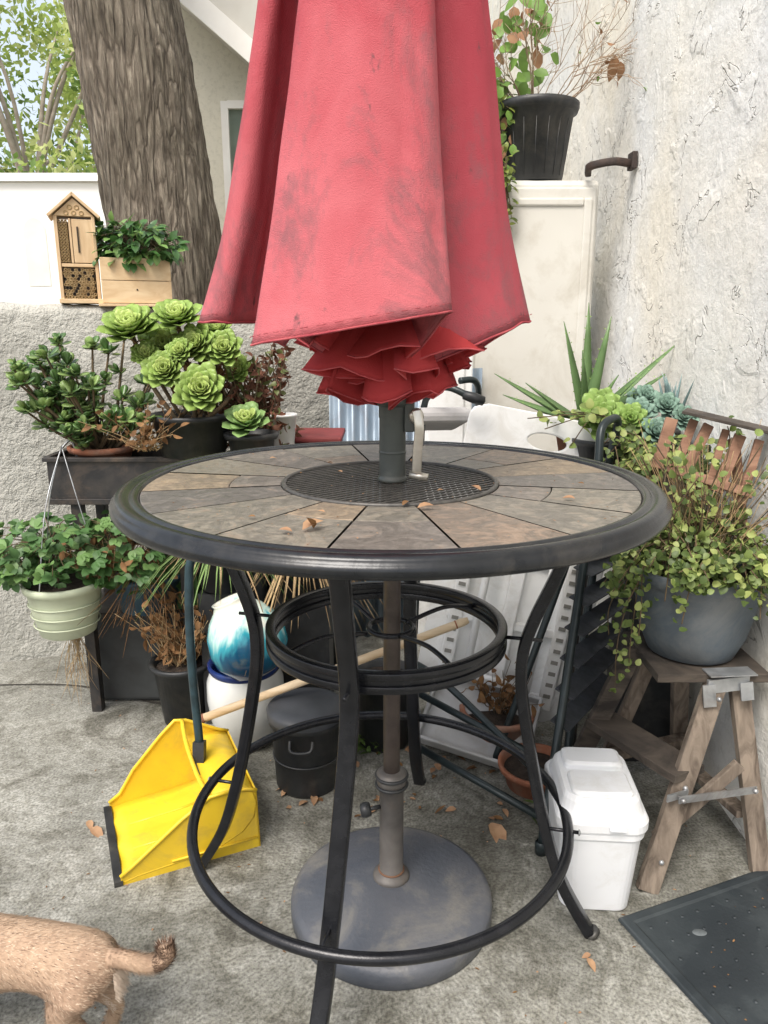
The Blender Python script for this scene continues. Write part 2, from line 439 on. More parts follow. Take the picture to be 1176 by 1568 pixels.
# ================================================================= TABLE
CX,CY=.012,-.02
LXc,LYc=.0,-.025
T=group('patio_table',(CX,CY,0))
mb=MB()
lathe(mb,(CX,CY,0),[(.20,.972),(.20,.988),(.484,.988),(.4855,.998),(.490,1.002),(.497,1.003),(.501,.999),(.505,.998),(.510,1.003),(.518,1.004),(.526,1.0015),(.530,.997),(.5305,.994),(.534,.992),(.5375,.986),(.5375,.979),(.534,.972),(.527,.969),(.51,.968),(.20,.970)],128,0)
mb.obj('rim',m_rim,T)
slate=[((.185,.165,.145),(.125,.112,.10)),((.29,.225,.155),(.20,.16,.12)),((.155,.142,.13),(.11,.102,.094)),((.215,.195,.16),(.15,.14,.12)),((.235,.175,.13),(.155,.13,.105)),((.175,.165,.14),(.21,.18,.14))]
def slate_mat(i,c1,c2):
    m,t,b=nt('slate_%d'%i); co=objco(t)
    n=noise_n(t,10+i,8,1.8,co,.74).outputs[0]
    c=ramp(t,n,[(.36,c1),(.46,c2),(.56,tuple(x*1.12 for x in c1)),(.70,(.29,.215,.16))]).outputs[0]
    n2=noise_n(t,60,4,.2,co,.7).outputs[0]
    c=mixc(t,.65,c,ramp(t,n2,[(.35,(.55,.54,.52)),(.58,(1.1,1.1,1.1))]).outputs[0],'MULTIPLY')
    st=ramp(t,noise_n(t,3.5,6,.8,co,.7).outputs[0],[(.52,(0,0,0)),(.7,(.45,.45,.45))]).outputs[0]
    c=mixc(t,st,c,(.10,.095,.088))
    t.links.new(c,b.inputs['Base Color']); b.inputs['Roughness'].default_value=.42
    bump(t,b,mth(t,'ADD',n,mth(t,'MULTIPLY',n2,.5)),.65,.004); return m
sm=[slate_mat(i,*c) for i,c in enumerate(slate)]
mb=MB(); NW=16
order=[3,4,3,0,2,1,5,3,2,4,0,5,0,2,3,1]
gap=.0011
def tile(r0,r1,a0,a1,mat,z):
    vs=[];fs=[];n=6
    for rr,ins,zz in ((r0,0,z-.008),(r0,0,z),(r0+.002,.001,z+.0012),(r1-.002,.001,z+.0012),(r1,0,z),(r1,0,z-.008)):
        for j in range(n+1):
            g_=(gap+ins)/rr; a=(a0+g_)+(a1-a0-2*g_)*j/n
            vs.append((CX+rr*math.cos(a),CY+rr*math.sin(a),zz))
    for k in range(5):
        for j in range(n): fs.append((k*(n+1)+j,(k+1)*(n+1)+j,(k+1)*(n+1)+j+1,k*(n+1)+j+1))
    mb.add(vs,fs,mat,False)
for i in range(NW):
    a0=2*math.pi*(i/NW)+math.radians(-101); a1=a0+2*math.pi/NW
    if i%3==0:
        rs=.35+.05*((i*7)%3-1)*.6
        tile(.219,rs-.001,a0,a1,order[i],.9965+U(0,.001)); tile(rs+.001,.4835,a0,a1,order[(i*5+3)%16],.9965+U(0,.001))
    else: tile(.219,.4835,a0,a1,order[i],.9965+U(0,.0012))
mb.obj('slate_tiles',sm,T)
mb=MB()
tube(mb,ringpts((CX,CY,.998),.2135,96),.0050,8,0,closed=True)
S=.0155; rr=.211
for sgn in (1,-1):
    a=math.radians(38*sgn); dx=V((math.cos(a),math.sin(a),0)); px=V((-dx.y,dx.x,0))
    for k in range(-14,15):
        o=k*S
        if abs(o)<rr:
            h=math.sqrt(rr*rr-o*o); c=V((CX,CY,.997 if sgn>0 else .9945))
            beam(mb,c+px*o-dx*h,c+px*o+dx*h,.0050,.0022,0)
mb.obj('centre_grille',M('grille_metal',(.06,.058,.055),(.10,.095,.088),60,.45,.2,metal=.3),T)
# legs
prof=[(.405,.966),(.392,.935),(.367,.87),(.340,.80),(.312,.73),(.293,.66),(.292,.58),(.308,.48),(.330,.37),(.358,.25),(.400,.12),(.468,0.0)]
mb=MB()
for a,tw in ((math.radians(-103),.05),(math.radians(-13),0.0),(math.radians(77),0.0),(math.radians(167),.0)):
    c,s=math.cos(a),math.sin(a)
    def LP(r,z): return V((LXc+r*c+tw*(z-.55),LYc+r*s,z))
    pts=spline([LP(r,z) for r,z in prof],6)
    tube(mb,pts,0,20,0,ref=(-s,c,0),flat=(.0165,.012))
    tube(mb,[LP(.474,0),LP(.467,.008)],.018,14,1)
    tube(mb,[LP(.33,.965),LP(.44,.965)],0,12,0,ref=(-s,c,0),flat=(.016,.004))
    for r,z in ((.378,.252),(.280,.685)):
        tube(mb,[LP(r-.03,z),LP(r+.05,z)],.004,8,0)
    lathe(mb,(0,0,0),[(.007,0),(.006,.003),(.002,.005)],12,2,Matrix.Translation(LP(.427,.252))@Matrix.Rotation(a,4,'Z')@Matrix.Rotation(math.radians(90),4,'Y'),capt=True)
mb.obj('legs',[m_black,m_bpl,m_steel],T)
mb=MB()
tube(mb,ringpts((LXc-.008,LYc-.012,.252),.411,120),.0115,14,0,closed=True)
RC=(LXc+.005,LYc)
tube(mb,ringpts((RC[0],RC[1],.691),.244,100),0,16,0,closed=True,ref=(0,0,1),flat=(.008,.010))
tube(mb,ringpts((RC[0],RC[1],.665),.244,100),0,16,0,closed=True,ref=(0,0,1),flat=(.008,.010))
tube(mb,ringpts((RC[0],RC[1],.678),.244,100),0,12,0,closed=True,ref=(0,0,1),flat=(.010,.006))
for k in range(4):
    a=math.radians(33+90*k); c,s=math.cos(a),math.sin(a)
    pts=spline([(RC[0]+.236*c,RC[1]+.236*s,.68),(RC[0]+.15*c,RC[1]+.15*s,.695),(RC[0]+.05*c,RC[1]+.05*s,.68)],6)
    tube(mb,pts,.005,8,0)
tube(mb,ringpts((CX+.003,CY,.68),.048,40),.006,8,0,closed=True)
mb.obj('rings',m_black,T)

# ================================================================= UMBRELLA
PX,PY=.017,CY
UM=group('patio_umbrella',(PX,PY,0))
m_pole=M('umbrella_pole',(.125,.10,.09),(.08,.065,.058),20,.45,.15,metal=.3,dirt=(.2,.17,.14),dirtamt=.4)
m_hous=M('pole_housing',(.075,.086,.08),(.055,.063,.06),20,.42,.1,dirt=(.16,.15,.13),dirtamt=.5)
mb=MB()
tube(mb,[(PX,PY,.05),(PX,PY,2.75)],.0185,24,0)
mb.obj('pole',m_pole,UM)
mb=MB()
lathe(mb,(PX,PY,0),[(.019,1.0),(.030,1.0),(.030,1.006),(.0265,1.01),(.0265,1.125),(.0275,1.128),(.0275,1.15),(.0345,1.155),(.0355,1.165),(.033,1.172),(.019,1.174)],32,0)
lathe(mb,(PX,PY,0),[(.0262,1.055),(.0278,1.057),(.0278,1.060),(.0262,1.062)],32,0)
box(mb,(PX+.033,PY-.003,1.13),(.02,.03,.06),0)
mb.obj('crank_housing',m_hous,UM,bevel=.002)
mb=MB()
hx=PX+.046
lathe(mb,(0,0,0),[(.001,.012),(.012,.012),(.0155,.006),(.0155,-.003),(.001,-.003)],20,0,Matrix.Translation((hx,PY-.012,1.132))@Matrix.Rotation(math.radians(90),4,'X'))
tube(mb,spline([(hx,PY-.02,1.145),(hx+.006,PY-.026,1.11),(hx+.003,PY-.024,1.06),(hx+.002,PY-.024,1.02)],6),0,14,0,ref=(1,0,0),flat=(.0095,.005))
tube(mb,[(hx-.012,PY-.024,1.016),(hx+.024,PY-.034,1.012)],.008,12,0)
m_chrome=M('crank_metal',(.70,.67,.60),(.52,.49,.43),30,.3,.1,metal=.8,dirt=(.25,.21,.16),dirtamt=.4)
mb.obj('crank_handle',m_chrome,UM)
lob=[
 [(-.035,-.04),(-.10,-.075),(-.15,-.10),(-.212,-.155),(-.226,-.188),(-.205,-.215),(-.14,-.25),(-.05,-.268),(.03,-.262),(.078,-.24),(.092,-.220),(.080,-.203),(.04,-.14),(.008,-.09),(.014,-.05)],
 [(.014,-.05),(.025,-.07),(.05,-.085),(.10,-.098),(.16,-.09),(.215,-.062),(.243,-.032),(.238,-.018),(.17,-.01),(.10,-.005),(.045,-.01)],
 [(.045,-.01),(.12,.03),(.19,.06),(.205,.11),(.15,.17),(.08,.15),(.03,.04)],
 [(.03,.04),(.05,.15),(.02,.235),(-.06,.25),(-.10,.2),(-.06,.12),(-.01,.045)],
 [(-.01,.045),(-.08,.12),(-.17,.21),(-.25,.18),(-.245,.13),(-.14,.08),(-.045,.025)],
 [(-.045,.025),(-.15,.065),(-.27,.09),(-.335,.045),(-.352,-.008),(-.342,-.042),(-.318,-.056),(-.293,-.045),(-.272,.0),(-.235,.035),(-.14,.030),(-.045,-.005)],
]
path=[]
for L_ in lob:
    pts=spline([(x,y,0) for x,y in L_],7); path+=pts[:-1]
path+= [V((-.045,-.005,0)),V((-.035,-.04,0))]
NZ=46
mb=MB(); vs=[];fs=[]; hem=[]
n=len(path)
def cscale(z):
    s=1-.6*(z-1.3)
    if z>2.5: s=.28*(2.82-z)/.32
    return max(s,.06)
for i,p in enumerate(path):
    r=p.length; zh=1.19+.120*min(1,(r/.235))**1.2
    if p.y<-.12: zh+= .034*(p.x+.06)/.2-.010
    zh+=.003*noise.noise(V((i*.15,0,0)))
    for k in range(NZ+1):
        t=k/NZ; z=zh+(2.8-zh)*t**1.15
        s=cscale(z); q=p*s
        flare=1+.05*max(0,1-(z-zh)/.25)**2
        w=.007*noise.noise(V((p.x*12,p.y*12,z*2.2)))+.004*noise.noise(V((p.x*34,p.y*34,z*7)))
        dirn=p.normalized()
        q=q*flare+dirn*w
        v=V((PX+q.x,PY+q.y,z))
        vs.append(v)
        if k==0: hem.append(v.copy())
for i in range(n-1):
    for k in range(NZ): a=i*(NZ+1)+k; fs.append((a,a+NZ+1,a+NZ+2,a+1))
mb.add(vs,fs,0,True)
m_can=canopy_mat('canopy_fabric',(.34,.025,.042),(.52,.125,.145))
mb.obj('canopy',m_can,UM,solid=.0012)
mb=MB(); tube(mb,hem,.0020,6,0)
for i in range(0,n-1):
    if i%2==0:
        a=hem[i]+V((0,0,.013)); b=hem[i+1]+V((0,0,.013)); o=V((a.x-PX,a.y-PY,0)).normalized()*.0016
        if a.y<PY: tube(mb,[a+o,b+o],.0006,4,0)
mb.obj('canopy_hem',M('hem_fabric',(.30,.035,.05),(.42,.09,.1),30,.9,.2),UM)
m_cin=canopy_mat('canopy_inner',(.48,.018,.025),(.58,.06,.065),True)
mb=MB(); hem2=[]
def pleat_ring(r_in,r_out,zlow,zhi,ph,cnt,tw,hh,shr):
    vs=[];fs=[];n=cnt*14
    for i in range(n+1):
        u=i/14; fr=u%1
        tri=1-abs(2*fr-1)
        a=2*math.pi*u/cnt+ph+tw*tri
        r=r_in+(r_out-r_in)*(tri**.85)
        r*=1+.25*noise.noise(V((math.cos(a)*1.7,math.sin(a)*1.7,ph)))
        zz=zlow+(zhi-zlow)*tri+.028*noise.noise(V((math.cos(a)*2,math.sin(a)*2,ph+3)))
        for k in range(13):
            t=k/12; z=zz+hh*t; s=1-shr*t
            vs.append((PX+r*s*math.cos(a),PY+r*s*math.sin(a),z))
        hem2.append(V(vs[-13]))
    for i in range(n):
        for k in range(12): a=i*13+k; fs.append((a,a+13,a+14,a+1))
    mb.add(vs,fs,0,True)
pleat_ring(.028,.150,1.158,1.190,.3,6,1.0,.20,.6)
mb2=MB(); tube(mb2,hem2,.0016,6,0); hem2=[]
pleat_ring(.06,.185,1.198,1.235,.9,6,-.9,.14,.65)
tube(mb2,hem2,.0016,6,0); hem2=[]
pleat_ring(.12,.205,1.245,1.275,1.7,6,.6,.07,.5)
tube(mb2,hem2,.0016,6,0)
mb.obj('canopy_pleats',m_cin,UM,solid=.001)
mb2.obj('pleat_hem',M('pleat_hem',(.48,.06,.07),(.56,.11,.12),30,.9,.2),UM)

# umbrella base
UB=group('umbrella_base',(PX,PY-.03,0))
mb=MB()
lathe(mb,(PX,PY-.028,0),[(.224,.0),(.230,.004),(.230,.034),(.226,.043),(.213,.050),(.05,.060),(.001,.061)],96,0,capb=True)
m_base=M('base_resin',(.07,.08,.10),(.115,.12,.135),5,.42,.5,90,.003,dirt=(.22,.21,.185),dirtamt=.75,dscale=5)
mb.obj('disc',m_base,UB)
mb=MB()
lathe(mb,(PX,PY,0),[(.040,.054),(.043,.061),(.041,.068),(.031,.073),(.0275,.076),(.0275,.295),(.033,.298),(.034,.33),(.026,.335),(.0186,.338)],32,0)
m_tube=M('base_tube',(.15,.14,.132),(.10,.093,.088),16,.5,.3,60,metal=.2,dirt=(.22,.16,.11),dirtamt=.5)
mb.obj('tube',m_tube,UB)
mb=MB()
tube(mb,[(PX-.026,PY-.01,.25),(PX-.055,PY-.02,.25)],.005,10,0)
lathe(mb,(0,0,0),[(.001,.012),(.015,.010),(.017,0),(.015,-.01),(.001,-.012)],10,0,Matrix.Translation((PX-.058,PY-.021,.25))@Matrix.Rotation(math.radians(75),4,'Y'))
for zz in (.303,.325): tube(mb,ringpts((PX,PY,zz),.0345,40),.004,8,0,closed=True)
tube(mb,ringpts((PX,PY,.0785),.0285,40),.0022,8,1,closed=True)
mb.obj('knob',[m_bpl,M('rust',(.20,.10,.055),(.14,.07,.04))],UB)

# ================================================================= DUSTPAN
g=group('yellow_dustpan',(-.55,.15,0))
m_yel=M('yellow_plastic',(.80,.56,.03),(.73,.49,.028),8,.4,.08,50,dirt=(.45,.31,.07),dirtamt=.5,dscale=10)
lipa=V((-.63,.015,0)); lipb=V((-.76,.30,0)); yv=(lipb-lipa).normalized(); xv=V((yv.y,-yv.x,0))
W=(lipb-lipa).length
def D(x,y,z): return lipa+xv*x+yv*(y*W)+V((0,0,z))
mb=MB()
fl=[(0,.004),(.04,.012),(.10,.016),(.17,.020),(.24,.03),(.30,.055),(.330,.09),(.338,.13),(.330,.165),(.30,.175),(.22,.178)]
vs=[];fs=[];ny=12
for x,z in fl:
    for j in range(ny+1):
        y=j/ny; vs.append(D(x,y,z+.004*math.sin(y*math.pi*6)*(1 if x<.2 else 0)))
for i in range(len(fl)-1):
    for j in range(ny): a=i*(ny+1)+j; fs.append((a,a+1,a+ny+2,a+ny+1))
mb.add(vs,fs,0,True)
mb.add([D(.342,0,0),D(.342,1,0),D(.338,1,.165),D(.338,0,.165)],[(0,1,2,3)],0,False)
for y,hh in ((0,1.0),(1,1.45)):
    top=[(0,.025),(.03,.045),(.07,.075*hh),(.11,.105*hh),(.15,.135*hh),(.19,.16*hh),(.22,.178*(1+(hh-1)*.6)),(.26,.180*(1+(hh-1)*.3)),(.31,.176),(.338,.165)]
    bot=[(x,0) for x,_ in top[:-1]]+[(.342,0)]
    vs=[];fs=[]
    for (x,z),(x2,z2) in zip(top,bot):
        vs+=[D(x,y,z),D(x2,y,z2)]
    for i in range(len(top)-1): fs.append((2*i,2*i+1,2*i+3,2*i+2))
    mb.add(vs,fs,0,False)
    tube(mb,[D(x,y,z) for x,z in top],.005,8,0)
for yy in (.33,.66):
    tube(mb,[D(x,yy,z+.003) for x,z in fl[1:5]],.004,6,0)
tube(mb,spline([D(.22,0,.180),D(.21,.3,.182),D(.205,.7,.205),D(.21,1,.228)],5),.006,8,0)
tube(mb,[D(x,-.008,.03) for x in (.12,.2,.335)],.003,6,0)
mb.obj('pan',m_yel,g,solid=.004)
mb=MB(); beam(mb,D(-.006,-.01,.008),D(-.006,1.01,.008),.02,.012,0); mb.obj('rubber_lip',m_bpl,g)
mb=MB()
m_hand=M('blue_grey_tube',(.045,.085,.105),(.03,.05,.06),25,.3,.1,metal=.4)
hb=D(.235,.60,.185)
pts=spline([hb+V((.0,-.01,-.05)),hb+V((0,0,.02)),hb+V((-.010,.01,.28)),hb+V((-.004,.02,.50)),hb+V((.012,.02,.55)),hb+V((.045,.0,.572)),hb+V((.085,-.02,.565))],6)
tube(mb,pts,.0115,12,0); 
beam(mb,hb+V((.0,-.02,-.03)),hb+V((-.0,0,.04)),.03,.03,1)
mb.obj('handle',[m_hand,m_bpl],g)

# broom stick
mb=MB(); a=V((-.545,.43,.20)); b=V((.245,.52,.475))
m_bw=wood_mat('broom_wood',(.55,.40,.24),(.74,.60,.42),30,(.1,1,1),.5,.1)
tube(mb,[a,b-(b-a)*.02,b],[.0125,.0125,.009],14,0)
u_=(b-a).normalized(); tube(mb,[b-u_*.04,b-u_*.036],.0132,14,1); tube(mb,[a,a+u_*.03],.0135,14,1)
mb.obj('broomstick',[m_bw,m_terra])

# ================================================================= FLOOR THINGS LEFT / CENTRE
m_gw=M('white_glaze',(.72,.73,.71),(.62,.64,.63),6,.15,.05,30)
m_blue=M('blue_glaze',(.015,.04,.17),(.01,.02,.10),10,.15,.05,30)
mb=MB(); c=(-.440,.66,0)
lathe(mb,c,[(.07,0),(.085,.02),(.112,.09),(.122,.16),(.120,.22),(.108,.255)],48,0,capb=True)
lathe(mb,c,[(.108,.255),(.114,.265),(.116,.278),(.108,.282),(.098,.265),(.09,.2)],48,1)
mb.obj('white_ceramic_pot',[m_gw,m_blue])
def teal_mat():
    m,t,b=nt('teal_drip_glaze'); co=objco(t)
    sep=N(t,'ShaderNodeSeparateXYZ'); t.links.new(co,sep.inputs[0])
    n=noise_n(t,14,4,.6,objco(t,(1,1,.35))).outputs[0]
    f=mth(t,'ADD',mth(t,'MULTIPLY',mth(t,'SUBTRACT',sep.outputs[2],.27),3.4),mth(t,'MULTIPLY',mth(t,'SUBTRACT',n,.5),1.1))
    c=ramp(t,f,[(.0,(.008,.03,.09)),(.3,(.01,.09,.17)),(.48,(.04,.34,.42)),(.62,(.50,.70,.64)),(.78,(.80,.80,.70))]).outputs[0]
    t.links.new(c,b.inputs['Base Color']); b.inputs['Roughness'].default_value=.12; return m
mb=MB(); mt=TR((-.375,.60,.27),rx=-4,ry=-22)
lathe(mb,(0,0,0),[(.045,.0),(.085,.02),(.116,.07),(.122,.115),(.110,.165),(.085,.205),(.060,.23),(.052,.245),(.056,.252),(.048,.25),(.04,.22)],48,0,mt,capb=True)
mb.obj('teal_ceramic_pot',teal_mat())
mb=MB(); c=(-.225,.44,0)
lathe(mb,c,[(.088,0),(.092,.01),(.100,.20),(.108,.205),(.110,.222),(.104,.228)],44,0,capb=True)
lathe(mb,c,[(.112,.222),(.113,.24),(.106,.248),(.08,.256),(.03,.262),(.001,.262)],44,1)
tube(mb,spline([V(c)+V((-.035,-.098,.19)),V(c)+V((-.03,-.115,.165)),V(c)+V((.02,-.115,.165)),V(c)+V((.028,-.1,.19))],6),.005,8,0)
tube(mb,ringpts(V(c)+V((0,0,.1)),.097,44),.003,6,0,closed=True)
mb.obj('black_lidded_bin',[m_bpl,M('grey_lid',(.06,.065,.075),(.04,.044,.05),8,.5,.1)])
mb=MB(); pot(mb,(-.0,.66,0),.10,.08,.24,0,1); mb.obj('black_plastic_pot',[m_bpl,m_soil])
def twigs(mb,c,n,h,spread,mat=0,r=.0016,leafm=None,lsz=.02,down=False):
    for _ in range(n):
        p=V(c)+V((U(-1,1),U(-1,1),0))*spread*.25
        d_=V((U(-1,1)*spread,U(-1,1)*spread,h*U(.5,1)*(-1 if down else 1)))
        pts=spline([p,p+d_*.4+rdir()*.02,p+d_+rdir()*.03],4)
        tube(mb,pts,[r*(1-.6*i/len(pts)) for i in range(len(pts))],4,mat)
        if leafm is not None:
            for q in pts[3:]:
                if R()<.6: leaf(mb,q,rdir(),rdir(),lsz*U(.6,1.3),lsz*.6,leafm,.4,.3)
mb=MB(); c=(-.68,.80,0); pot(mb,c,.095,.07,.22,0,1); twigs(mb,(c[0],c[1],.20),90,.26,.14,2,.0018,3,.03)
mb.obj('potted_dry_plant',[m_bpl,m_soil,m_straw,m_dry])
mb=MB(); c=(.36,.62,0); pot(mb,c,.11,.075,.14,0,1)
twigs(mb,(c[0],c[1],.13),40,.12,.1,2,.002,3,.03)
mb.obj('terracotta_pot',[m_terra,m_soil,m_stem,m_dry])
mb=MB(); c=(.44,.42,0); pot(mb,c,.10,.08,.075,0,1,.008); mb.obj('terracotta_bowl',[m_terra,m_soil])
mb=MB()
for cx,cy,nl in ((.12,.72,90),(-.08,.6,70),(.5,.25,25)):
    for _ in range(nl):
        leaf(mb,(cx+U(-.1,.1),cy+U(-.06,.06),U(0,.04)),rdir(.1),(0,0,1),U(.02,.05),.012,0,.3)
mb.obj('weeds',G('weed_green',(.10,.17,.04)))

# ---------------- left plant stand with trough
m_std=M('stand_black',(.02,.02,.022),(.04,.036,.034),20,.5,.3,60,dirt=(.14,.10,.07),dirtamt=.5)
g=group('plant_stand',(-.85,.92,0))
mb=MB()
box(mb,(-.86,.95,.755),(.44,.24,.02),0)
for x,y in ((-1.0,.86),(-.66,.86),(-1.0,1.06),(-.66,1.06)): box(mb,(x,y,.372),(.035,.035,.745),0)
box(mb,(-.83,.96,.36),(.42,.24,.018),0)
box(mb,(-.83,.85,.62),(.34,.012,.03),0)
mb.obj('frame',m_std,g,bevel=.002)
mb=MB()
for sy in (.84,1.06): box(mb,(-.86,sy,.83),(.42,.012,.13),0)
for sx in (-1.075,-.645): box(mb,(sx,.95,.83),(.012,.21,.13),0)
box(mb,(-.86,.834,.893),(.45,.022,.014),0); box(mb,(-1.08,.95,.893),(.022,.20,.014),0); box(mb,(-.64,.95,.893),(.022,.20,.014),0)
box(mb,(-.86,.95,.82),(.40,.2,.09),1)
mb.obj('trough',[m_std,m_soil],g,bevel=.002)
m_j1=G('jade_green',(.10,.20,.055),.6,10,.06,.3); m_j2=G('jade_light',(.24,.36,.11),.7,10,.06,.33)
mb=MB(); c=V((-.93,.94,.90)); pot(mb,(c.x,c.y,.85),.10,.075,.075,2,3)
for k in range(54):
    e=c+V((U(-.20,.21),U(-.16,.12),U(.10,.38)))
    if k<14: e=c+V((U(-.25,-.08),U(-.12,.08),U(.14,.33)))
    if 14<=k<24: e=c+V((U(-.1,.16),U(-.18,-.08),U(.02,.25)))
    pth=spline([c+V((U(-.03,.03),U(-.03,.03),0)),(c+e)/2+V((0,0,-.02))+rdir()*.02,e],5)
    tube(mb,pth,[.007*(1-.6*i/len(pth)) for i in range(len(pth))],6,4)
    for q in (pth[7],pth[-1]):
        for j in range(10 if q is pth[-1] else 6):
            dv=rdir(-.3); L_=U(.030,.046); fleshy(mb,V(q)+rdir()*.010,dv,V((0,-.4,1)),L_,L_*.72,.008,0 if R()<.55 else 1,curl=.15,cup=.15,rows=RD)
mb.obj('jade_plant',[m_j1,m_j2,m_terra,m_soil,m_stem])
m_a1=G('aeonium_green',(.34,.50,.12),.72,7,.2,.4); m_a2=G('aeonium_light',(.52,.66,.20),.85,7,.2,.4)
mb=MB(); c=V((-.615,.88,.905)); pot(mb,(c.x,c.y,.90),.125,.10,.135,2,3)
ros=[(-.775,.84,1.295,.108),(-.64,.87,1.33,.088),(-.665,.79,1.175,.078),(-.555,.77,1.115,.092),(-.585,.86,1.25,.078),(-.50,.86,1.235,.075),(-.70,.92,1.245,.085),(-.53,.93,1.30,.055),(-.73,.82,1.225,.05),(-.62,.80,1.235,.05),(-.47,.92,1.17,.055)]
for (x,y,z,r) in ros:
    p=V((x,y,z)); axd=V((U(-.25,.2),-.95,.6)) if z<1.27 else V((U(-.2,.2),-.6,.9))
    b0=c+V((U(-.05,.05),U(-.05,.05),.1)); axn=axd.normalized()
    pth=spline([b0,(b0+p)/2+V((U(-.03,.03),.02,-.02)),p-axn*.02],6); tube(mb,pth,.007,6,4)
    rosette(mb,p-axn*.02,axd,r,48,0,.44,1,1.0)
    for _ in range(9): leaf(mb,V(pth[-3])+rdir()*.015,rdir(-.9),(0,0,1),U(.03,.05),.018,5,.5,.3)
mb.obj('aeonium_succulent',[m_a1,m_a2,m_bpl,m_soil,m_stem,m_dry])
mb=MB(); p=V((-.425,.80,1.0)); rosette(mb,p,(0,-.5,.8),.085,34,0,.5,1)
pot(mb,(-.42,.84,.86),.075,.06,.12,2,3)
tube(mb,[(-.42,.84,.0),(-.42,.84,.86)],.03,10,2)
mb.obj('echeveria_succulent',[G('echeveria',(.26,.42,.14),.8,8,.15),m_a2,m_bpl,m_soil])
mb=MB(); pot(mb,(-.34,1.0,.90),.045,.035,.12,0,0,.004,.01); tube(mb,[(-.34,1.0,0),(-.34,1.0,.9)],.04,12,1); mb.obj('white_cup_pot',[m_wht,m_bpl])
mb=MB(); c=(-.43,1.0,.88); m_red=M('dry_red_leaf',(.19,.075,.045),(.10,.05,.03),20,.9,.2,60,transl=.2)
pot(mb,(c[0],c[1],.74),.10,.08,.15,3,4); tube(mb,[(c[0],c[1],0),(c[0],c[1],.74)],.03,8,3)
for k in range(95):
    e=V(c)+V((U(-.20,.13),U(-.12,.12),U(.05,.36))); pth=spline([V(c),(V(c)+e)/2+rdir()*.03,e],5)
    tube(mb,pth,[.004*(1-.7*i/len(pth)) for i in range(len(pth))],5,0)
    for q in pth[4:]:
        for _ in range(2): leaf(mb,q,rdir(),rdir(),U(.02,.034),.017,1 if R()<.72 else 2,.5,.4)
mb.obj('dry_shrub',[m_stem,m_red,G('olive_leaf',(.16,.19,.06)),m_bpl,m_soil])
mb=MB(); twigs(mb,(-.74,.80,.93),40,.14,.16,0,.0014,1,.025); mb.obj('dry_twigs',[m_straw,m_dry])
# hanging pot
g=group('hanging_planter',(-1.02,.74,.33))
mb=MB(); c=(-1.02,.74,.345); 
lathe(mb,c,[(.075,0),(.085,.006),(.105,.10),(.112,.15),(.122,.155),(.124,.175),(.117,.178),(.108,.16)],44,0,capb=True)
for z in (.04,.075,.11): tube(mb,ringpts(V(c)+V((0,0,z)),.093+z*.15,44),.0022,6,0,closed=True)
lathe(mb,c,[(.11,.165),(.001,.17)],30,1); 
mb.obj('pot',[M('pale_green_plastic',(.52,.57,.42),(.46,.51,.37),6,.45,.05,dirt=(.3,.28,.2),dirtamt=.4),m_soil],g)
mb=MB()
for a in (.3,2.4,4.5): tube(mb,spline([V(c)+V((.118*math.cos(a),.118*math.sin(a),.17)),V(c)+V((.06*math.cos(a),.06*math.sin(a)+.02,.42)),V(c)+V((.0,.09,.59))],6),.002,5,0)
tube(mb,spline([(-1.02,.83,.93),(-1.0,.86,.95),(-.99,.87,.89)],5),.004,6,0)
mb.obj('wires',m_steel,g)
def leafmass(mb,c,ext,n,sz,mats,stem=None,down=.0,trif=False):
    c=V(c)
    for _ in range(n):
        v=rdir()*(R()**.33); p=c+V((v.x*ext[0],v.y*ext[1],v.z*ext[2]))
        dv=(V((v.x,v.y,U(-.3,.6)-down))+rdir()*.6); m=random.choice(mats)
        nm=V((v.x*.5,-.5,1))+rdir()*.4
        if trif:
            d0,n0,s0=frame(dv,nm)
            for k in (-1,0,1): leaf(mb,p,d0+s0*k*1.1,nm,sz*U(.85,1.1),sz*.75,m,.2,.2)
        else: leaf(mb,p,dv,nm,sz*U(.7,1.25),sz*.62,m,.25,.25)
        if stem is not None and R()<.5:
            tube(mb,spline([p,(p+c)/2+V((0,0,.02)),c+V((U(-.3,.3)*ext[0],0,-ext[2]*.5))],3),.0012,4,stem)
m_s1=G('berry_leaf_green',(.085,.19,.055),.6,12,.2); m_s2=G('berry_leaf_light',(.18,.32,.10),.7,12,.25)
mb=MB(); leafmass(mb,(-1.04,.74,.62),(.22,.15,.105),190,.036,(0,0,1),2,0,True); leafmass(mb,(-.83,.76,.62),(.13,.10,.14),100,.036,(0,1),2,.2,True)
leafmass(mb,(-1.15,.70,.58),(.1,.1,.07),40,.034,(0,1),2,.3,True)
twigs(mb,(-.90,.76,.52),60,.16,.12,3,.0014,4,.03)
twigs(mb,(-1.0,.74,.345),36,.24,.06,3,.0012,None,.02,True)
mb.obj('foliage',[m_s1,m_s2,m_stem,m_straw,m_dry],g)
m_teal=M('teal_plastic',(.03,.11,.14),(.02,.06,.09),8,.4,.1,dirt=(.2,.2,.17),dirtamt=.3)
m_cob=M('faded_blue_plastic',(.045,.11,.16),(.03,.07,.11),8,.4,.1,dirt=(.2,.2,.17),dirtamt=.3)
mb=MB(); pot(mb,(-.72,.95,.57),.10,.085,.14,0,1); box(mb,(-.72,.96,.47),(.18,.18,.196),2); leafmass(mb,(-.74,.88,.70),(.17,.09,.07),70,.04,(2,3),None,.3); mb.obj('teal_planter',[m_teal,m_soil,m_s1,m_dry])
mb=MB(); pot(mb,(-.80,.90,.37),.12,.10,.13,0,1); leafmass(mb,(-.80,.84,.50),(.14,.08,.07),90,.036,(2,3,3),None,.3); twigs(mb,(-.78,.80,.60),70,.32,.16,3,.0014,None,.02,True); mb.obj('blue_planter',[m_cob,m_soil,m_s1,m_dry])
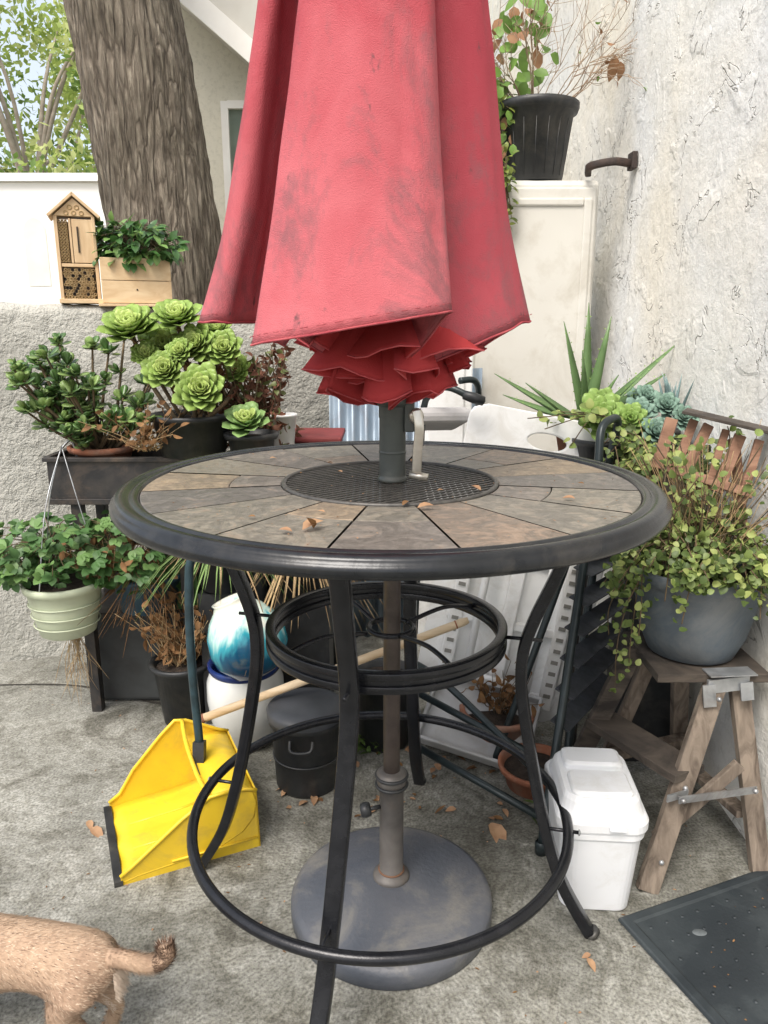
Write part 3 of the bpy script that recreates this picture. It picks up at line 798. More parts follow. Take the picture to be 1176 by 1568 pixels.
mb=MB(); box(mb,(-.83,1.06,.17),(.44,.30,.33),0); box(mb,(-.5,1.2,.2),(.34,.3,.4),0); mb.obj('storage_tubs',M('dark_tub',(.05,.055,.055),(.03,.03,.03),9,.6,.2),bevel=.015)
m_sp=G('spider_leaf',(.24,.38,.12),.7,10,.25)
mb=MB(); c=V((-.52,.78,.63)); pot(mb,(c.x,c.y+.04,.47),.10,.08,.15,1,2); box(mb,(c.x,c.y+.06,.235),(.16,.16,.46),1)
for _ in range(140):
    a=U(0,6.28); rr=U(.3,1); dv=V((math.cos(a)*rr,math.sin(a)*rr,U(.3,1.0)))
    fleshy(mb,c+V((math.cos(a)*.02,.04+math.sin(a)*.02,-.02)),dv,V((0,0,1)),U(.18,.30),.012,.002,0 if R()<.7 else 3,rows=BL,bendv=(math.cos(a)*.2,math.sin(a)*.2,-1.05),cup=.5)
mb.obj('spider_plant',[m_sp,m_bpl,m_soil,m_straw])
mb=MB(); c=V((-.27,.86,.60)); pot(mb,(c.x,c.y,.42),.09,.07,.17,1,2); box(mb,(c.x,c.y,.21),(.18,.18,.41),1)
for _ in range(120):
    a=U(0,6.28); rr=U(.2,1); fleshy(mb,c,V((math.cos(a)*rr,math.sin(a)*rr-.2,U(.2,1.0))),V((0,0,1)),U(.16,.30),.013,.002,0,rows=BL,bendv=(math.cos(a)*.25,math.sin(a)*.3-.1,-1.25),cup=.5)
mb.obj('dry_grass_plant',[m_straw,m_bpl,m_soil])
mb=MB(); vs=[];fs=[]
for i in range(81):
    x=-.22+.62*i/80; y=1.50+.012*math.sin(i*.9)+ .1*x
    vs+=[(x,y,0),(x,y+.03,1.14)]
for i in range(80): fs.append((2*i,2*i+2,2*i+3,2*i+1))
mb.add(vs,fs,0,True); mb.obj('corrugated_metal_sheet',M('corrugated_blue_grey',(.24,.30,.36),(.15,.20,.26),6,.4,.1,metal=.3,dirt=(.15,.12,.1),dirtamt=.5),solid=.002)
mb=MB(); box(mb,(-.26,1.25,.45),(.20,.25,.90),0); box(mb,(-.26,1.25,.912),(.22,.27,.02),1); mb.obj('storage_crate',[m_bpl,M('red_lid',(.20,.03,.03))],bevel=.006)

# ================================================================= BEE HOTEL + planter box on wall
ang=math.degrees(math.atan2(d.y,d.x))
m_pine=wood_mat('pine_wood',(.62,.43,.24),(.76,.58,.36),26,(.25,1,1),.6,.15)
m_pine2=wood_mat('pine_wood_vertical',(.56,.38,.21),(.70,.52,.32),26,(1,1,.2),.6,.15)
m_hole=M('dark_hole',(.05,.03,.018),(.03,.02,.01))
m_reed=M('reed',(.5,.36,.18),(.36,.24,.11),40,.8,.2)
H0=V((-1.12,1.44,1.388)); mt=TR(H0,rz=ang)
mt=mt@Matrix.Translation((-.028,0,0))
g=group('insect_hotel',H0)
w,h,dp=.140,.305,.11
mb=MB()
for x in (-w/2+.006,w/2-.006): box(mb,(x,0,h/2),(.012,dp,h),1,mt)
box(mb,(0,0,.008),(w+.012,dp+.01,.016),0,mt); box(mb,(0,.04,h/2),(w-.026,.012,h-.02),1,mt)
box(mb,(0,-.002,.135),(w-.026,dp-.01,.012),0,mt)
box(mb,(-.017,-.002,.220),(.008,dp-.01,.155),1,mt)
box(mb,(.025,-.045,.220),(.072,.012,.152),1,mt)
vs=[(-w/2,-dp/2,h),(w/2,-dp/2,h),(0,-dp/2,h+.062),(-w/2,dp/2,h),(w/2,dp/2,h),(0,dp/2,h+.062)]
mb.add([mt@V(v) for v in vs],[(0,1,2),(5,4,3),(0,3,4,1)],0,False)
for s in (-1,1):
    m2=mt@Matrix.Translation((s*.042,0,h+.038))@Matrix.Rotation(math.radians(s*41.5),4,'Y')
    box(mb,(0,0,0),(.122,dp+.03,.010),1,m2)
mb.obj('box',[m_pine,m_pine2],g,bevel=.0015)
mb=MB()
def disc_y(x,z,r,y,mat):
    m2=mt@Matrix.Translation((x,y,z))@Matrix.Rotation(math.radians(90),4,'X')
    lathe(mb,(0,0,0),[(r,-.02),(r,.0),(r*.62,.0),(r*.62,-.012),(.0005,-.012)],9,mat,m2)
zz=.022; k=0
while zz<.125:
    x=-w/2+.019+(k%2)*.006
    while x<w/2-.015: disc_y(x+U(-.001,.001),zz+U(-.001,.001),.0058,-.05,0 if R()<.85 else 1); x+=.0118
    zz+=.0108; k+=1
for z_ in [.15+.0115*i for i in range(13)]:
    for x in (-.052,-.041,-.030): disc_y(x,z_,.0052,-.05,0)
for x,z_ in ((-.026,h+.011),(0,h+.011),(.026,h+.011),(-.012,h+.030),(.012,h+.030)): disc_y(x,z_,.009,-dp/2-.002,0)
box(mb,(.008,-.0525,.225),(.006,.004,.09),1,mt)
mb.obj('reed_tubes',[m_reed,m_hole],g)
g=group('wooden_planter_box',H0+V((.1,0,0)))
mt2=mt@Matrix.Translation((.200,-.01,0))
mb=MB(); W_,D_,H_=.25,.15,.165
for z_ in (.0415,.1235): 
    box(mb,(0,-D_/2,z_),(W_,.013,.080),0,mt2); box(mb,(0,D_/2,z_),(W_,.013,.080),0,mt2)
for s in (-1,1): box(mb,(s*(W_/2-.007),0,H_/2),(.0135,D_-.016,H_-.002),0,mt2)
box(mb,(0,0,.13),(W_-.03,D_-.02,.01),1,mt2); box(mb,(0,-.005,-.006),(W_+.03,D_+.03,.010),0,mt2)
lathe(mb,(0,0,0),[(.0035,0),(.0005,.001)],10,1,mt2@Matrix.Translation((-.0,-D_/2-.008,.05))@Matrix.Rotation(math.radians(90),4,'X'))
mb.obj('box',[m_pine,m_soil],g,bevel=.0015)
mb=MB(); pc=mt2@V((-.0,-.02,.215))
m_f1=G('ficus_green',(.07,.17,.045),.5,12,.15,.35); m_f2=G('ficus_light',(.20,.35,.10),.7,12,.2,.35)
leafmass(mb,pc,(.18,.09,.09),460,.046,(0,0,1),2,.25)
mb.obj('leafy_plant',[m_f1,m_f2,m_stem],g)

# ================================================================= RIGHT SIDE
g=group('storage_cabinet',(.58,1.75,0))
m_cab=M('cream_plastic',(.66,.65,.60),(.60,.585,.535),2.5,.5,.1,40,dirt=(.40,.36,.29),dirtamt=.45,dscale=4)
mb=MB(); box(mb,(.575,1.80,.93),(.54,.36,1.86),0)
mb.obj('body',m_cab,g,bevel=.02)
mb=MB()
box(mb,(.575,1.612,.93),(.51,.020,1.80),0)
for s in (-1,1): box(mb,(.575+s*.222,1.600,.93),(.034,.014,1.72),0)
box(mb,(.575,1.600,1.775),(.41,.014,.03),0); box(mb,(.575,1.600,.085),(.41,.014,.03),0)
mb.obj('door',m_cab,g,bevel=.008)
mb=MB(); c=(.605,1.74,1.863)
pot(mb,c,.150,.112,.29,0,1,.016,.035)
for k in range(18):
    a=2*math.pi*k/18; tube(mb,[(c[0]+.114*math.cos(a),c[1]+.114*math.sin(a),c[2]+.02),(c[0]+.140*math.cos(a),c[1]+.140*math.sin(a),c[2]+.22)],.0018,5,0)
def branchy(mb,p,dv,L_,depth,mat,r,lm=None,ls=.03,lp=.3):
    e=p+dv*L_; mid=(p+e)/2+rdir()*L_*.12; pts=spline([p,mid,e],4)
    tube(mb,pts,[r*(1-.35*i/len(pts)) for i in range(len(pts))],4,mat)
    if depth>0:
        for q in (pts[4],pts[6],e,e):
            branchy(mb,V(q),(dv+rdir()*.75).normalized(),L_*U(.5,.75),depth-1,mat,r*.62,lm,ls,lp)
    elif lm is not None and R()<lp: leaf(mb,e,rdir(),rdir(),ls*U(.7,1.3),ls*.7,random.choice(lm),.5,.4)
top=V((c[0],c[1],c[2]+.275))
for k in range(20):
    a=U(0,6.28); branchy(mb,top+V((math.cos(a)*.06,math.sin(a)*.06,0)),V((math.cos(a)*.8+.15,math.sin(a)*.5-.1,U(.5,1.1))).normalized(),U(.16,.28),2,2,.0026,(3,4),.024,.2)
for k in range(60):
    p=top+V((U(-.17,.04),U(-.12,.05),U(.03,.38))); leaf(mb,p,rdir(),V((0,-1,.4))+rdir()*.4,U(.045,.08),.045,4 if R()<.8 else 3,.2,.2)
for k in range(24):
    p=top+V((U(-.20,-.10),U(-.14,-.04),U(-.28,.05))); leaf(mb,p,V((U(-.5,.5),-.2,-1)),V((0,-1,.4))+rdir()*.4,U(.03,.055),.032,4 if R()<.8 else 3,.2,.2)
leaf(mb,top+V((.27,-.1,.16)),V((-.1,0,-1)),V((0,-1,0)),.08,.045,3,.5,.4); leaf(mb,top+V((.29,-.1,.14)),V((.2,0,-1)),V((0.3,-1,0)),.06,.035,3,.5,.4)
mb.obj('potted_dead_plant',[m_bpl,m_soil,M('pale_twig',(.40,.30,.20),(.28,.19,.13)),M('brown_leaf',(.36,.20,.10),(.25,.12,.06),transl=.2),G('pot_leaf',(.20,.36,.07),.7,12,.3)])
mb=MB()
leafmass(mb,(.44,1.72,2.10),(.09,.1,.16),130,.036,(0,1),2,0); leafmass(mb,(.465,1.56,1.78),(.035,.03,.22),120,.030,(0,1),2,.4)
lathe(mb,(.43,1.75,1.865),[(.05,0),(.07,.1),(.075,.1),(.06,.09)],20,3,capb=True)
mb.obj('trailing_shrub',[G('shrub_leaf',(.28,.34,.07),.7,12,.3),G('shrub_leaf_dark',(.14,.20,.04),.7,12,.3),m_stem,m_bpl])
mb=MB(); tube(mb,spline([(.94,1.54,1.90),(.87,1.52,1.905),(.81,1.54,1.90),(.785,1.58,1.895),(.80,1.64,1.885)],6),0,12,0,ref=(0,0,1),flat=(.014,.012)); box(mb,(.938,1.54,1.91),(.02,.06,.06),0)
mb.obj('wall_bracket',M('rusty_iron',(.05,.042,.04),(.08,.055,.045),20,.7,.5,metal=.5),bevel=.003)

# folded white plastic table with oval handle hole
g=group('folded_plastic_table',(.47,.85,0))
def holed(mb,mtx,w,h,hc,a,b,th,mat,rc=.05):
    n=64; fr=[];
    for i in range(n):
        t=2*math.pi*i/n; ex,ey=hc[0]+a*math.cos(t),hc[1]+b*math.sin(t)
        dx,dy=math.cos(t),math.sin(t)
        c1=[]
        if dx>1e-6:c1.append((w/2-hc[0])/dx)
        if dx<-1e-6:c1.append((-w/2-hc[0])/dx)
        if dy>1e-6:c1.append((h-hc[1])/dy)
        if dy<-1e-6:c1.append((0-hc[1])/dy)
        s=min(c1); bx,by=hc[0]+dx*s,hc[1]+dy*s
        for sx in (-1,1):
            cx=sx*(w/2-rc); cy=h-rc
            if (bx-cx)*sx>0 and by>cy:
                q=V((bx-cx,by-cy)); q=q.normalized()*rc; bx,by=cx+q.x,cy+q.y
        fr.append(((ex,ey),(bx,by)))
    vs=[]
    for (e_,b_) in fr:
        vs+=[(e_[0],e_[1],0),(b_[0],b_[1],0),(b_[0],b_[1],-th),(e_[0],e_[1],-th)]
    fs=[]
    for i in range(n):
        j=(i+1)%n
        for k in range(4): k2=(k+1)%4; fs.append((i*4+k,i*4+k2,j*4+k2,j*4+k))
    mb.add([mtx@V(v) for v in vs],fs,mat,False)
mt=Matrix.Translation((.345,.73,.07))@Matrix.Rotation(math.radians(10),4,'Y')@Matrix.Rotation(math.radians(-9),4,'Z')@Matrix.Rotation(math.radians(84),4,'X')
mb=MB()
holed(mb,mt,.52,.985,(0,.90),.062,.026,.035,0)
for s in (-.17,.0,.17): box(mb,(s,.42,.012),(.045,.74,.026),0,mt)
for yy in (.08,.30,.52,.74): box(mb,(0,yy,.009),(.40,.03,.018),0,mt)
mb.obj('board',m_wht,g,bevel=.005)
mb=MB()
for s in (-.17,.17):
    for k in range(18): box(mb,(s,.10+k*.038,.0265),(.022,.012,.004),0,mt)
mb.obj('slots',M('slot_shadow_grey',(.25,.24,.22),(.2,.2,.18)),g)
mb=MB()
for s in (-.10,.10):
    tube(mb,[mt@V((s,.06,.045)),mt@V((s,.75,.05))],.013,10,0)
tube(mb,[mt@V((-.10,.12,.046)),mt@V((.10,.12,.046))],.012,10,0)
mb.obj('folded_legs',m_wht,g)
mb=MB(); mt=TR((.30,.60,.10),rx=38,ry=8,rz=-20)
box(mb,(0,0,0),(.34,.24,.02),0,mt)
for s in (-1,1): box(mb,(s*.165,0,.02),(.012,.24,.05),0,mt); box(mb,(0,s*.115,.02),(.34,.012,.05),0,mt)
mb.obj('grey_plastic_tray',M('light_grey_plastic',(.50,.51,.52),(.42,.43,.44),6,.5,.1,dirt=(.3,.28,.24),dirtamt=.5),bevel=.006)
m_gt=M('dark_green_tube',(.03,.042,.045),(.02,.028,.03),20,.35,.1,metal=.3)
g=group('folding_chair',(.5,.4,0))
mb=MB()
def fc(a,b): return spline([V(a),V(a).lerp(V(b),.5),V(b)],6)
tube(mb,fc((.40,.13,.01),(.60,.55,.93)),.012,12,0)
tube(mb,fc((.50,.34,.01),(.66,.66,.90)),.012,12,0)
tube(mb,fc((.33,.50,.01),(.60,.62,.80)),.011,12,0)
tube(mb,spline([(.60,.55,.93),(.61,.58,1.02),(.645,.62,1.045),(.68,.66,1.03),(.66,.66,.90)],6),.012,12,0)
tube(mb,[(.09,.62,.20),(.41,.30,.17)],.011,10,0)
tube(mb,[(.08,.48,.10),(.42,.17,.065)],.011,10,0)
tube(mb,spline([(.08,.62,.30),(.20,.56,.24),(.43,.22,.14)],6),.011,10,0)
lathe(mb,(.40,.13,0),[(.015,0),(.017,.03),(.013,.035)],12,0,capb=True)
mb.obj('frame',m_gt,g)
mb=MB()
for k in range(7):
    t=.30+.08*k; a=V((.40,.13,.01)).lerp(V((.60,.55,.93)),t); b=V((.50,.34,.01)).lerp(V((.66,.66,.90)),t)
    b=b+V((.13,.12,0)); beam(mb,a,b,.055,.004,0,up=(0,-.5,1))
mb.obj('straps',M('charcoal_webbing',(.055,.06,.07),(.035,.04,.045),40,.7,.3),g)
g=group('stacked_chair',(.2,1.0,0))
mb=MB()
tube(mb,spline([(.10,.95,.0),(.12,.95,.6),(.125,.93,1.0),(.15,.88,1.10),(.20,.83,1.12),(.27,.80,1.09)],7),.011,12,0)
tube(mb,spline([(.34,1.2,.0),(.34,1.15,.6),(.33,1.1,1.0),(.31,1.02,1.12),(.25,.98,1.13)],7),.011,12,0)
lathe(mb,(0,0,0),[(.001,-.02),(.014,-.015),(.017,.02),(.015,.05),(.001,.055)],14,1,Matrix.Translation((.26,.805,1.095))@Matrix.Rotation(math.radians(108),4,'Y'))
mb.obj('frame',[m_gt,m_bpl],g)
mb=MB(); box(mb,(0,0,0),(.20,.26,.05),0,TR((.17,1.0,1.0),rx=-14,rz=6)); mb.obj('cushion',M('grey_cushion',(.46,.45,.45),(.40,.39,.39),20,.9,.3,150),g,bevel=.02)
mb=MB(); box(mb,(.24,1.42,.66),(.20,.06,1.32),0); box(mb,(.24,1.385,.70),(.14,.012,1.14),0); mb.obj('white_panel_door',m_wht,bevel=.01)

# ---- trash bin
g=group('white_trash_can',(.5,.03,0))
m_bin=M('bin_white',(.82,.84,.87),(.78,.80,.83),6,.32,.03,50,dirt=(.55,.54,.5),dirtamt=.3,dscale=12)
m_green=M('green_sticker',(.15,.5,.2))
mb=MB(); mt=TR((.492,.035,0),rz=-4)
def rrect(w,h,r,n=6):
    o=[]
    for cx,cy,a0 in ((w/2-r,h/2-r,0),(-w/2+r,h/2-r,90),(-w/2+r,-h/2+r,180),(w/2-r,-h/2+r,270)):
        for k in range(n+1): a=math.radians(a0+90*k/n); o.append((cx+r*math.cos(a),cy+r*math.sin(a)))
    return o
def loft(mb,secs,mat,mtx,capb=True,capt=True,sm=True):
    vs=[];n=None
    for w,h,r,z in secs:
        o=rrect(w,h,r); n=len(o); vs+=[mtx@V((x,y,z)) for x,y in o]
    fs=[]
    for k in range(len(secs)-1):
        for i in range(n): j=(i+1)%n; fs.append((k*n+i,k*n+j,(k+1)*n+j,(k+1)*n+i))
    if capb: fs.append(tuple(range(n))[::-1])
    if capt: fs.append(tuple((len(secs)-1)*n+i for i in range(n)))
    mb.add(vs,fs,mat,False)
loft(mb,[(.150,.19,.03,0),(.158,.20,.032,.004),(.182,.235,.036,.20),(.192,.246,.038,.204),(.193,.247,.038,.222)],0,mt)
mb.obj('body',m_bin,g,bevel=.002)
mb=MB()
loft(mb,[(.200,.254,.04,.223),(.203,.257,.04,.228),(.203,.257,.04,.246),(.196,.25,.04,.252),(.185,.236,.04,.256),(.178,.226,.042,.268),(.170,.215,.042,.285),(.160,.20,.042,.294)],0,mt)
loft(mb,[(.135,.09,.014,.292),(.135,.09,.014,.300),(.125,.08,.014,.304)],0,mt@Matrix.Translation((0,-.048,0)))
loft(mb,[(.135,.075,.014,.292),(.135,.075,.014,.306),(.12,.06,.014,.311)],0,mt@Matrix.Translation((0,.048,0)))
box(mb,(.025,-.135,.243),(.035,.012,.006),0,mt)
mb.obj('lid',m_bin,g,bevel=.002)
mb=MB(); box(mb,(.03,-.006,.2965),(.035,.008,.004),0,mt); mb.obj('sticker',m_green,g)

# ---- wooden step ladder
g=group('wooden_stepladder',(.75,.15,0))
m_old=wood_mat('weathered_wood',(.085,.065,.05),(.27,.22,.175),34,(1,1,.15),.9,.8)
m_old2=wood_mat('dark_weathered_wood',(.03,.025,.022),(.11,.09,.072),30,(.3,.3,1),.9,.7)
mb=MB()
beam(mb,(.625,.0,0),(.80,.14,.475),.05,.024,0,up=(0,-1,.3))
beam(mb,(.925,.06,0),(.865,.17,.475),.045,.024,0,up=(0,-1,.3))
beam(mb,(.50,.36,.0),(.655,.30,.49),.05,.024,1,up=(0,-1,.3))
beam(mb,(.90,.52,.0),(.80,.36,.49),.045,.024,0,up=(0,-1,.3))
beam(mb,(.64,.46,.0),(.73,.34,.49),.04,.022,0,up=(0,-1,.3))
beam(mb,(.59,.34,.26),(.73,.07,.265),.10,.022,1)
beam(mb,(.55,.35,.12),(.88,.44,.14),.04,.018,0)
box(mb,(.79,.26,.485),(.27,.26,.022),1)
beam(mb,(.84,.06,.30),(.66,.06,.10),.03,.016,0,up=(0,-1,0))
beam(mb,(.90,.12,.12),(.85,.40,.10),.04,.018,0)
mb.obj('timber',[m_old,m_old2],g,bevel=.002)
mb=MB()
beam(mb,(.77,.118,.47),(.885,.135,.475),.007,.035,0,up=(0,0,1)); beam(mb,(.77,.112,.478),(.775,.104,.425),.03,.005,0,up=(0,-1,0))
beam(mb,(.865,.125,.478),(.87,.118,.435),.03,.005,0,up=(0,-1,0)); beam(mb,(.77,.13,.5),(.885,.14,.5),.045,.003,0)
beam(mb,(.69,.028,.225),(.885,.055,.235),.004,.018,0,up=(0,0,1)); beam(mb,(.66,.02,.235),(.72,.05,.23),.004,.018,0)
for p in ((.70,.025,.226),(.88,.05,.235),(.79,.095,.45),(.655,.005,.075),(.715,.055,.24)):
    lathe(mb,(0,0,0),[(.006,0),(.006,.004),(.002,.007)],10,0,Matrix.Translation(p)@Matrix.Rotation(math.radians(90),4,'X'),capt=True)
mb.obj('brackets',m_steel,g)
# ---- grey pot on the ladder with trailing plant
mb=MB(); c=(.785,.27,.497)
m_gp=M('grey_pot',(.10,.125,.15),(.07,.09,.11),7,.6,.3,90,dirt=(.22,.22,.21),dirtamt=.5,dscale=5)
lathe(mb,c,[(.090,0),(.105,.006),(.128,.06),(.143,.13),(.151,.185),(.155,.195),(.160,.20),(.161,.225),(.156,.23),(.147,.22),(.142,.2)],48,0,capb=True)
lathe(mb,c,[(.144,.2),(.001,.21)],30,1)
m_v1=G('vine_green',(.22,.30,.08),.65,12,.25); m_v2=G('vine_dark',(.09,.14,.035),.7,12,.2); m_v3=G('vine_yellow',(.42,.49,.16),.8,12,.3)
def vine(mb,pts,sz,step,mats,stem,jit=.02,r=.0016,per=2):
    pts=spline(pts,10)
    tube(mb,pts,r,4,stem)
    for i in range(0,len(pts),step):
        for _ in range(per):
            p=V(pts[i])+rdir()*jit; s=sz*U(.6,1.25); nm=V((U(-.6,.4),-.7,.7))+rdir()*.5; dv=rdir(-.8)
            leaf(mb,p,dv,nm,s,s*.85,random.choice(mats),.25,.25,[(0,.25),(.2,.9),(.5,1),(.8,.7),(1,.1)])
t0=V((c[0],c[1],c[2]+.22))
for k in range(46):
    a=U(2.4,6.6); rr=.155+U(0,.03)
    s0=t0+V((U(-.09,.09),U(-.08,.08),U(.0,.12)))
    e1=t0+V((math.cos(a)*rr,math.sin(a)*rr,U(.0,.08)))
    front=abs(a-4.95)<1.0
    ln=U(.0,.04) if front else U(.02,.12)
    if k in (3,9,15): ln=.13
    e2=e1+V((math.cos(a)*.04+U(-.03,.03),math.sin(a)*.03,-ln))
    for q in (e1,e2): q.x=min(q.x,.93)
    vine(mb,[s0,(s0+e1)/2+V((0,0,.04)),e1,(e1+e2)/2,e2],.019,3,(2,2,3,3,4),5)
for ex_,ey_,ez in ((-.20,-.05,-.30),(-.18,-.08,-.24),(-.21,.0,-.18),(-.17,-.1,-.14)):
    vine(mb,[t0+V((-.05,0,.05)),t0+V((-.15,-.05,.05)),t0+V((ex_,ey_,ez*.5)),t0+V((ex_,ey_,ez))],.019,2,(2,3,4),5)
for k in range(52):
    s0=t0+V((U(-.1,.08),U(-.1,.08),0)); e=t0+V((U(-.20,.13),U(-.14,.16),U(.06,.34)))
    vine(mb,[s0,(s0+e)/2+rdir()*.03,e],.019,4,(2,2,3,4),5)
twigs(mb,t0,90,.34,.18,6,.0015); twigs(mb,t0,30,.30,.16,5,.002)
mb.obj('trailing_potted_plant',[m_gp,m_soil,m_v1,m_v2,m_v3,m_stem,m_straw])
# ---- shelf with succulents
g=group('succulent_shelf',(.75,.9,0))
mb=MB(); box(mb,(.76,.92,.84),(.36,.62,.025),0)
for x in (.60,.92):
    for y in (.64,1.2): box(mb,(x,y,.413),(.03,.03,.825),0)
mb.obj('shelf',m_std,g,bevel=.002)
m_al=G('aloe_green',(.17,.29,.11),.7,10,.08,.4); m_al2=G('aloe_light',(.30,.46,.12),.8,10,.1,.4)
mb=MB(); c=V((.68,1.02,.98)); pot(mb,(c.x,c.y,.855),.10,.075,.13,2,3)
bl=[(-1.0,-.1,.55,.32),(-.75,-.3,.5,.25),(-.25,0,1.0,.33),(.0,.1,1.0,.38),(.15,-.1,1,.34),(.75,-.1,.75,.36),(.95,.1,.6,.30),(-.9,.2,.3,.26),(.55,-.4,.7,.25),(-.15,-.3,.9,.25),(.3,-.5,.8,.2)]
for x,y,z,L_ in bl:
    dv=V((x,y,z)); fleshy(mb,c+V((x*.02,y*.02,0)),dv,V((-x*.3,-.6,1)),L_,.046,.020,0,rows=BL,cup=.5,bendv=(x*.05,0,.06))
    dn,nn2,ss=frame(dv,V((-x*.3,-.6,1)))
    for t in [i*.09+.08 for i in range(10)]:
        for s in (-1,1):
            p=c+dn*(L_*t)+ss*s*.022*(1-t*.9)+V((x*.05,0,.06))*L_*t*t; leaf(mb,p,ss*s+dn*.5,nn2,.007,.004,1,0,0)
mb.obj('aloe_plant',[m_al,m_al2,m_terra,m_soil])
mb=MB(); pot(mb,(.70,.82,.855),.10,.08,.11,2,3); pot(mb,(.86,.80,.855),.075,.06,.11,2,3); pot(mb,(.87,1.08,.855),.08,.06,.12,4,3)
for p,r,mm in (((.665,.78,1.02),.09,0),((.74,.74,1.02),.07,0),((.70,.88,1.05),.07,0),((.78,.78,1.04),.06,1),((.86,.78,1.06),.055,1),((.90,.74,1.03),.05,1),((.87,1.04,1.05),.06,1),((.83,.88,1.08),.05,1),((.80,.70,.99),.06,1)):
    rosette(mb,p,(U(-.3,.1),-.8,.6),r,30,mm,.44)
mb.obj('succulent_pots',[m_al2,G('blue_green_succulent',(.24,.38,.30),.8,8,.08),m_bpl,m_soil,m_terra])
mb=MB(); c=V((.915,.86,1.03))
for _ in range(26): fleshy(mb,c+rdir()*.02,V((U(-.5,.15),U(-.4,.4),U(.6,1.2))),V((0,-1,.2)),U(.07,.13),.012,.010,0,rows=BL)
pot(mb,(.885,.90,.855),.06,.05,.13,1,1); mb.obj('chalkstick_succulent',[G('chalk_blue',(.24,.36,.36),.8,8,.05),m_bpl])
mb=MB()
for k in range(40):
    s0=V((.76+U(-.08,.14),.64+U(-.1,.12),.90+U(-.04,.06))); e=s0+V((U(-.15,.08),U(-.12,.05),U(-.14,.07))); e.x=min(e.x,.93)
    vine(mb,[s0,(s0+e)/2+V((0,0,.04)),e],.021,3,(0,0,1,2),3)
for e in ((.44,.78,1.03),(.49,.76,1.00),(.56,.72,.95),(.52,.78,1.05)): vine(mb,[(.74,.72,.99),(.63,.70,1.05),e],.028,3,(0,2),3,.015)
for k in range(8): vine(mb,[(.88,.55,.9),(.86+U(-.08,.06),.5,.95+U(-.05,.05)),(U(.76,.93),.45,.93+U(-.12,.05))],.020,3,(0,1,2),3)
lathe(mb,(.80,.62,.80),[(.07,-.2),(.09,0),(.095,.0),(.08,-.02)],24,4,capb=True); box(mb,(.80,.62,.29),(.16,.16,.60),4)
mb.obj('ivy_plant',[m_v1,m_v2,m_v3,m_stem,m_bpl])
# wooden basket/trellis frame
m_red_w=wood_mat('redwood',(.17,.085,.055),(.36,.21,.14),25,(.3,.3,1),.85,.4)
mb=MB()
beam(mb,(.765,.40,1.095),(.945,.30,1.055),.085,.008,1)
for k,(dx,dz,w_) in enumerate(((0,0,.022),(.03,.012,.026),(.066,-.006,.018),(.094,.004,.028),(.132,-.01,.022))):
    x=.79+dx; beam(mb,(x,.395-.02*k,1.072-.010*k),(x-.055-dz,.36-.02*k,.93-.010*k+dz),w_,.010,0,up=(0,-1,.3))
beam(mb,(.72,.36,.955),(.90,.27,.905),.022,.012,0,up=(0,-1,.3)); beam(mb,(.735,.40,1.075),(.70,.38,.95),.030,.012,0,up=(0,-1,.3))
beam(mb,(.88,.36,1.03),(.93,.33,.72),.026,.014,0,up=(0,-1,.3)); beam(mb,(.73,.38,.95),(.74,.34,.70),.022,.014,1,up=(0,-1,.3))
mb.obj('wooden_trellis_basket',[m_red_w,m_old2],bevel=.0015)

# ---- rubber door mat
g=group('rubber_door_mat',(.75,-.1,0))
p0=V((.527,-.094,.004)); ex=V((.93,.366,0)).normalized(); ey=V((.366,-.93,0)).normalized()
m_rub=M('black_rubber',(.016,.022,.027),(.026,.034,.040),5,.55,.3,120,dirt=(.075,.09,.095),dirtamt=.4,dscale=5)
mb=MB()
LX,LY=.455,.85
vs=[]
for z,ins in ((.0,0),(.006,.002),(.008,.006),(.008,.022),(.005,.028)):
    for a,b in ((ins,ins),(LX-ins,ins),(LX-ins,LY-ins),(ins,LY-ins)): vs.append(p0+ex*a+ey*b+V((0,0,z)))
fs=[]
for k in range(4):
    for i in range(4): j=(i+1)%4; fs.append((k*4+i,k*4+j,(k+1)*4+j,(k+1)*4+i))
fs.append((16,17,18,19)); mb.add(vs,fs,0,False); mb.obj('mat',m_rub,g)
mb=MB()
for i in range(9):
    for j in range(17):
        p=p0+ex*(.05+i*.044+(j%2)*.02)+ey*(.05+j*.045)+V((0,0,.0052))
        lathe(mb,p,[(.0045,0),(.004,.0015),(.001,.002)],8,0)
for a,b in ((.14,.10),(.30,.34),(.12,.52)):
    lathe(mb,p0+ex*a+ey*b+V((0,0,.0055)),[(.016,0),(.015,.0008),(.001,.001)],20,1,sx=1,sy=.6)
for _ in range(60):
    a,b=U(.04,.4),U(.04,.7); leaf(mb,p0+ex*a+ey*b+V((0,0,.0065)),rdir(),(0,0,1),U(.004,.01),.004,2,.1,.2)
mb.obj('studs',[m_rub,M('mat_mark',(.13,.15,.16)),m_dry],g)

# ---- bits
m_l1=M('leaf_tan',(.45,.28,.16),(.32,.18,.10),30,.8,.2,60,transl=.15)
mb=MB()
for _ in range(90):
    leaf(mb,(U(-.3,.5),U(.25,.8),U(.002,.006)),V((U(-1,1),U(-1,1),U(-.1,.35))),V((U(-.4,.4),U(-.4,.4),1)),U(.015,.04),U(.012,.022),random.randrange(2),U(-.4,.5),U(.2,.6))
for x,y,s in ((-.78,.22,.05),(-.80,.25,.035),(.29,.24,.085),(-.2,.36,.04),(.33,.30,.03),(.43,-.2,.03),(.44,-.19,.02),(-.02,.3,.04),(.2,.3,.03)):
    leaf(mb,(x,y,.006),V((U(-1,1),U(-1,.2),.15)),V((.2,-.3,1)),s,s*.55,1,.4,.4)
for _ in range(200):
    leaf(mb,(U(-1.4,.9),U(-.5,1.0),.003),V((U(-1,1),U(-1,1),.05)),(0,0,1),U(.004,.011),.004,random.randrange(2),.2,.3)
mb.obj('fallen_leaves',[m_dry,m_l1])
mb=MB()
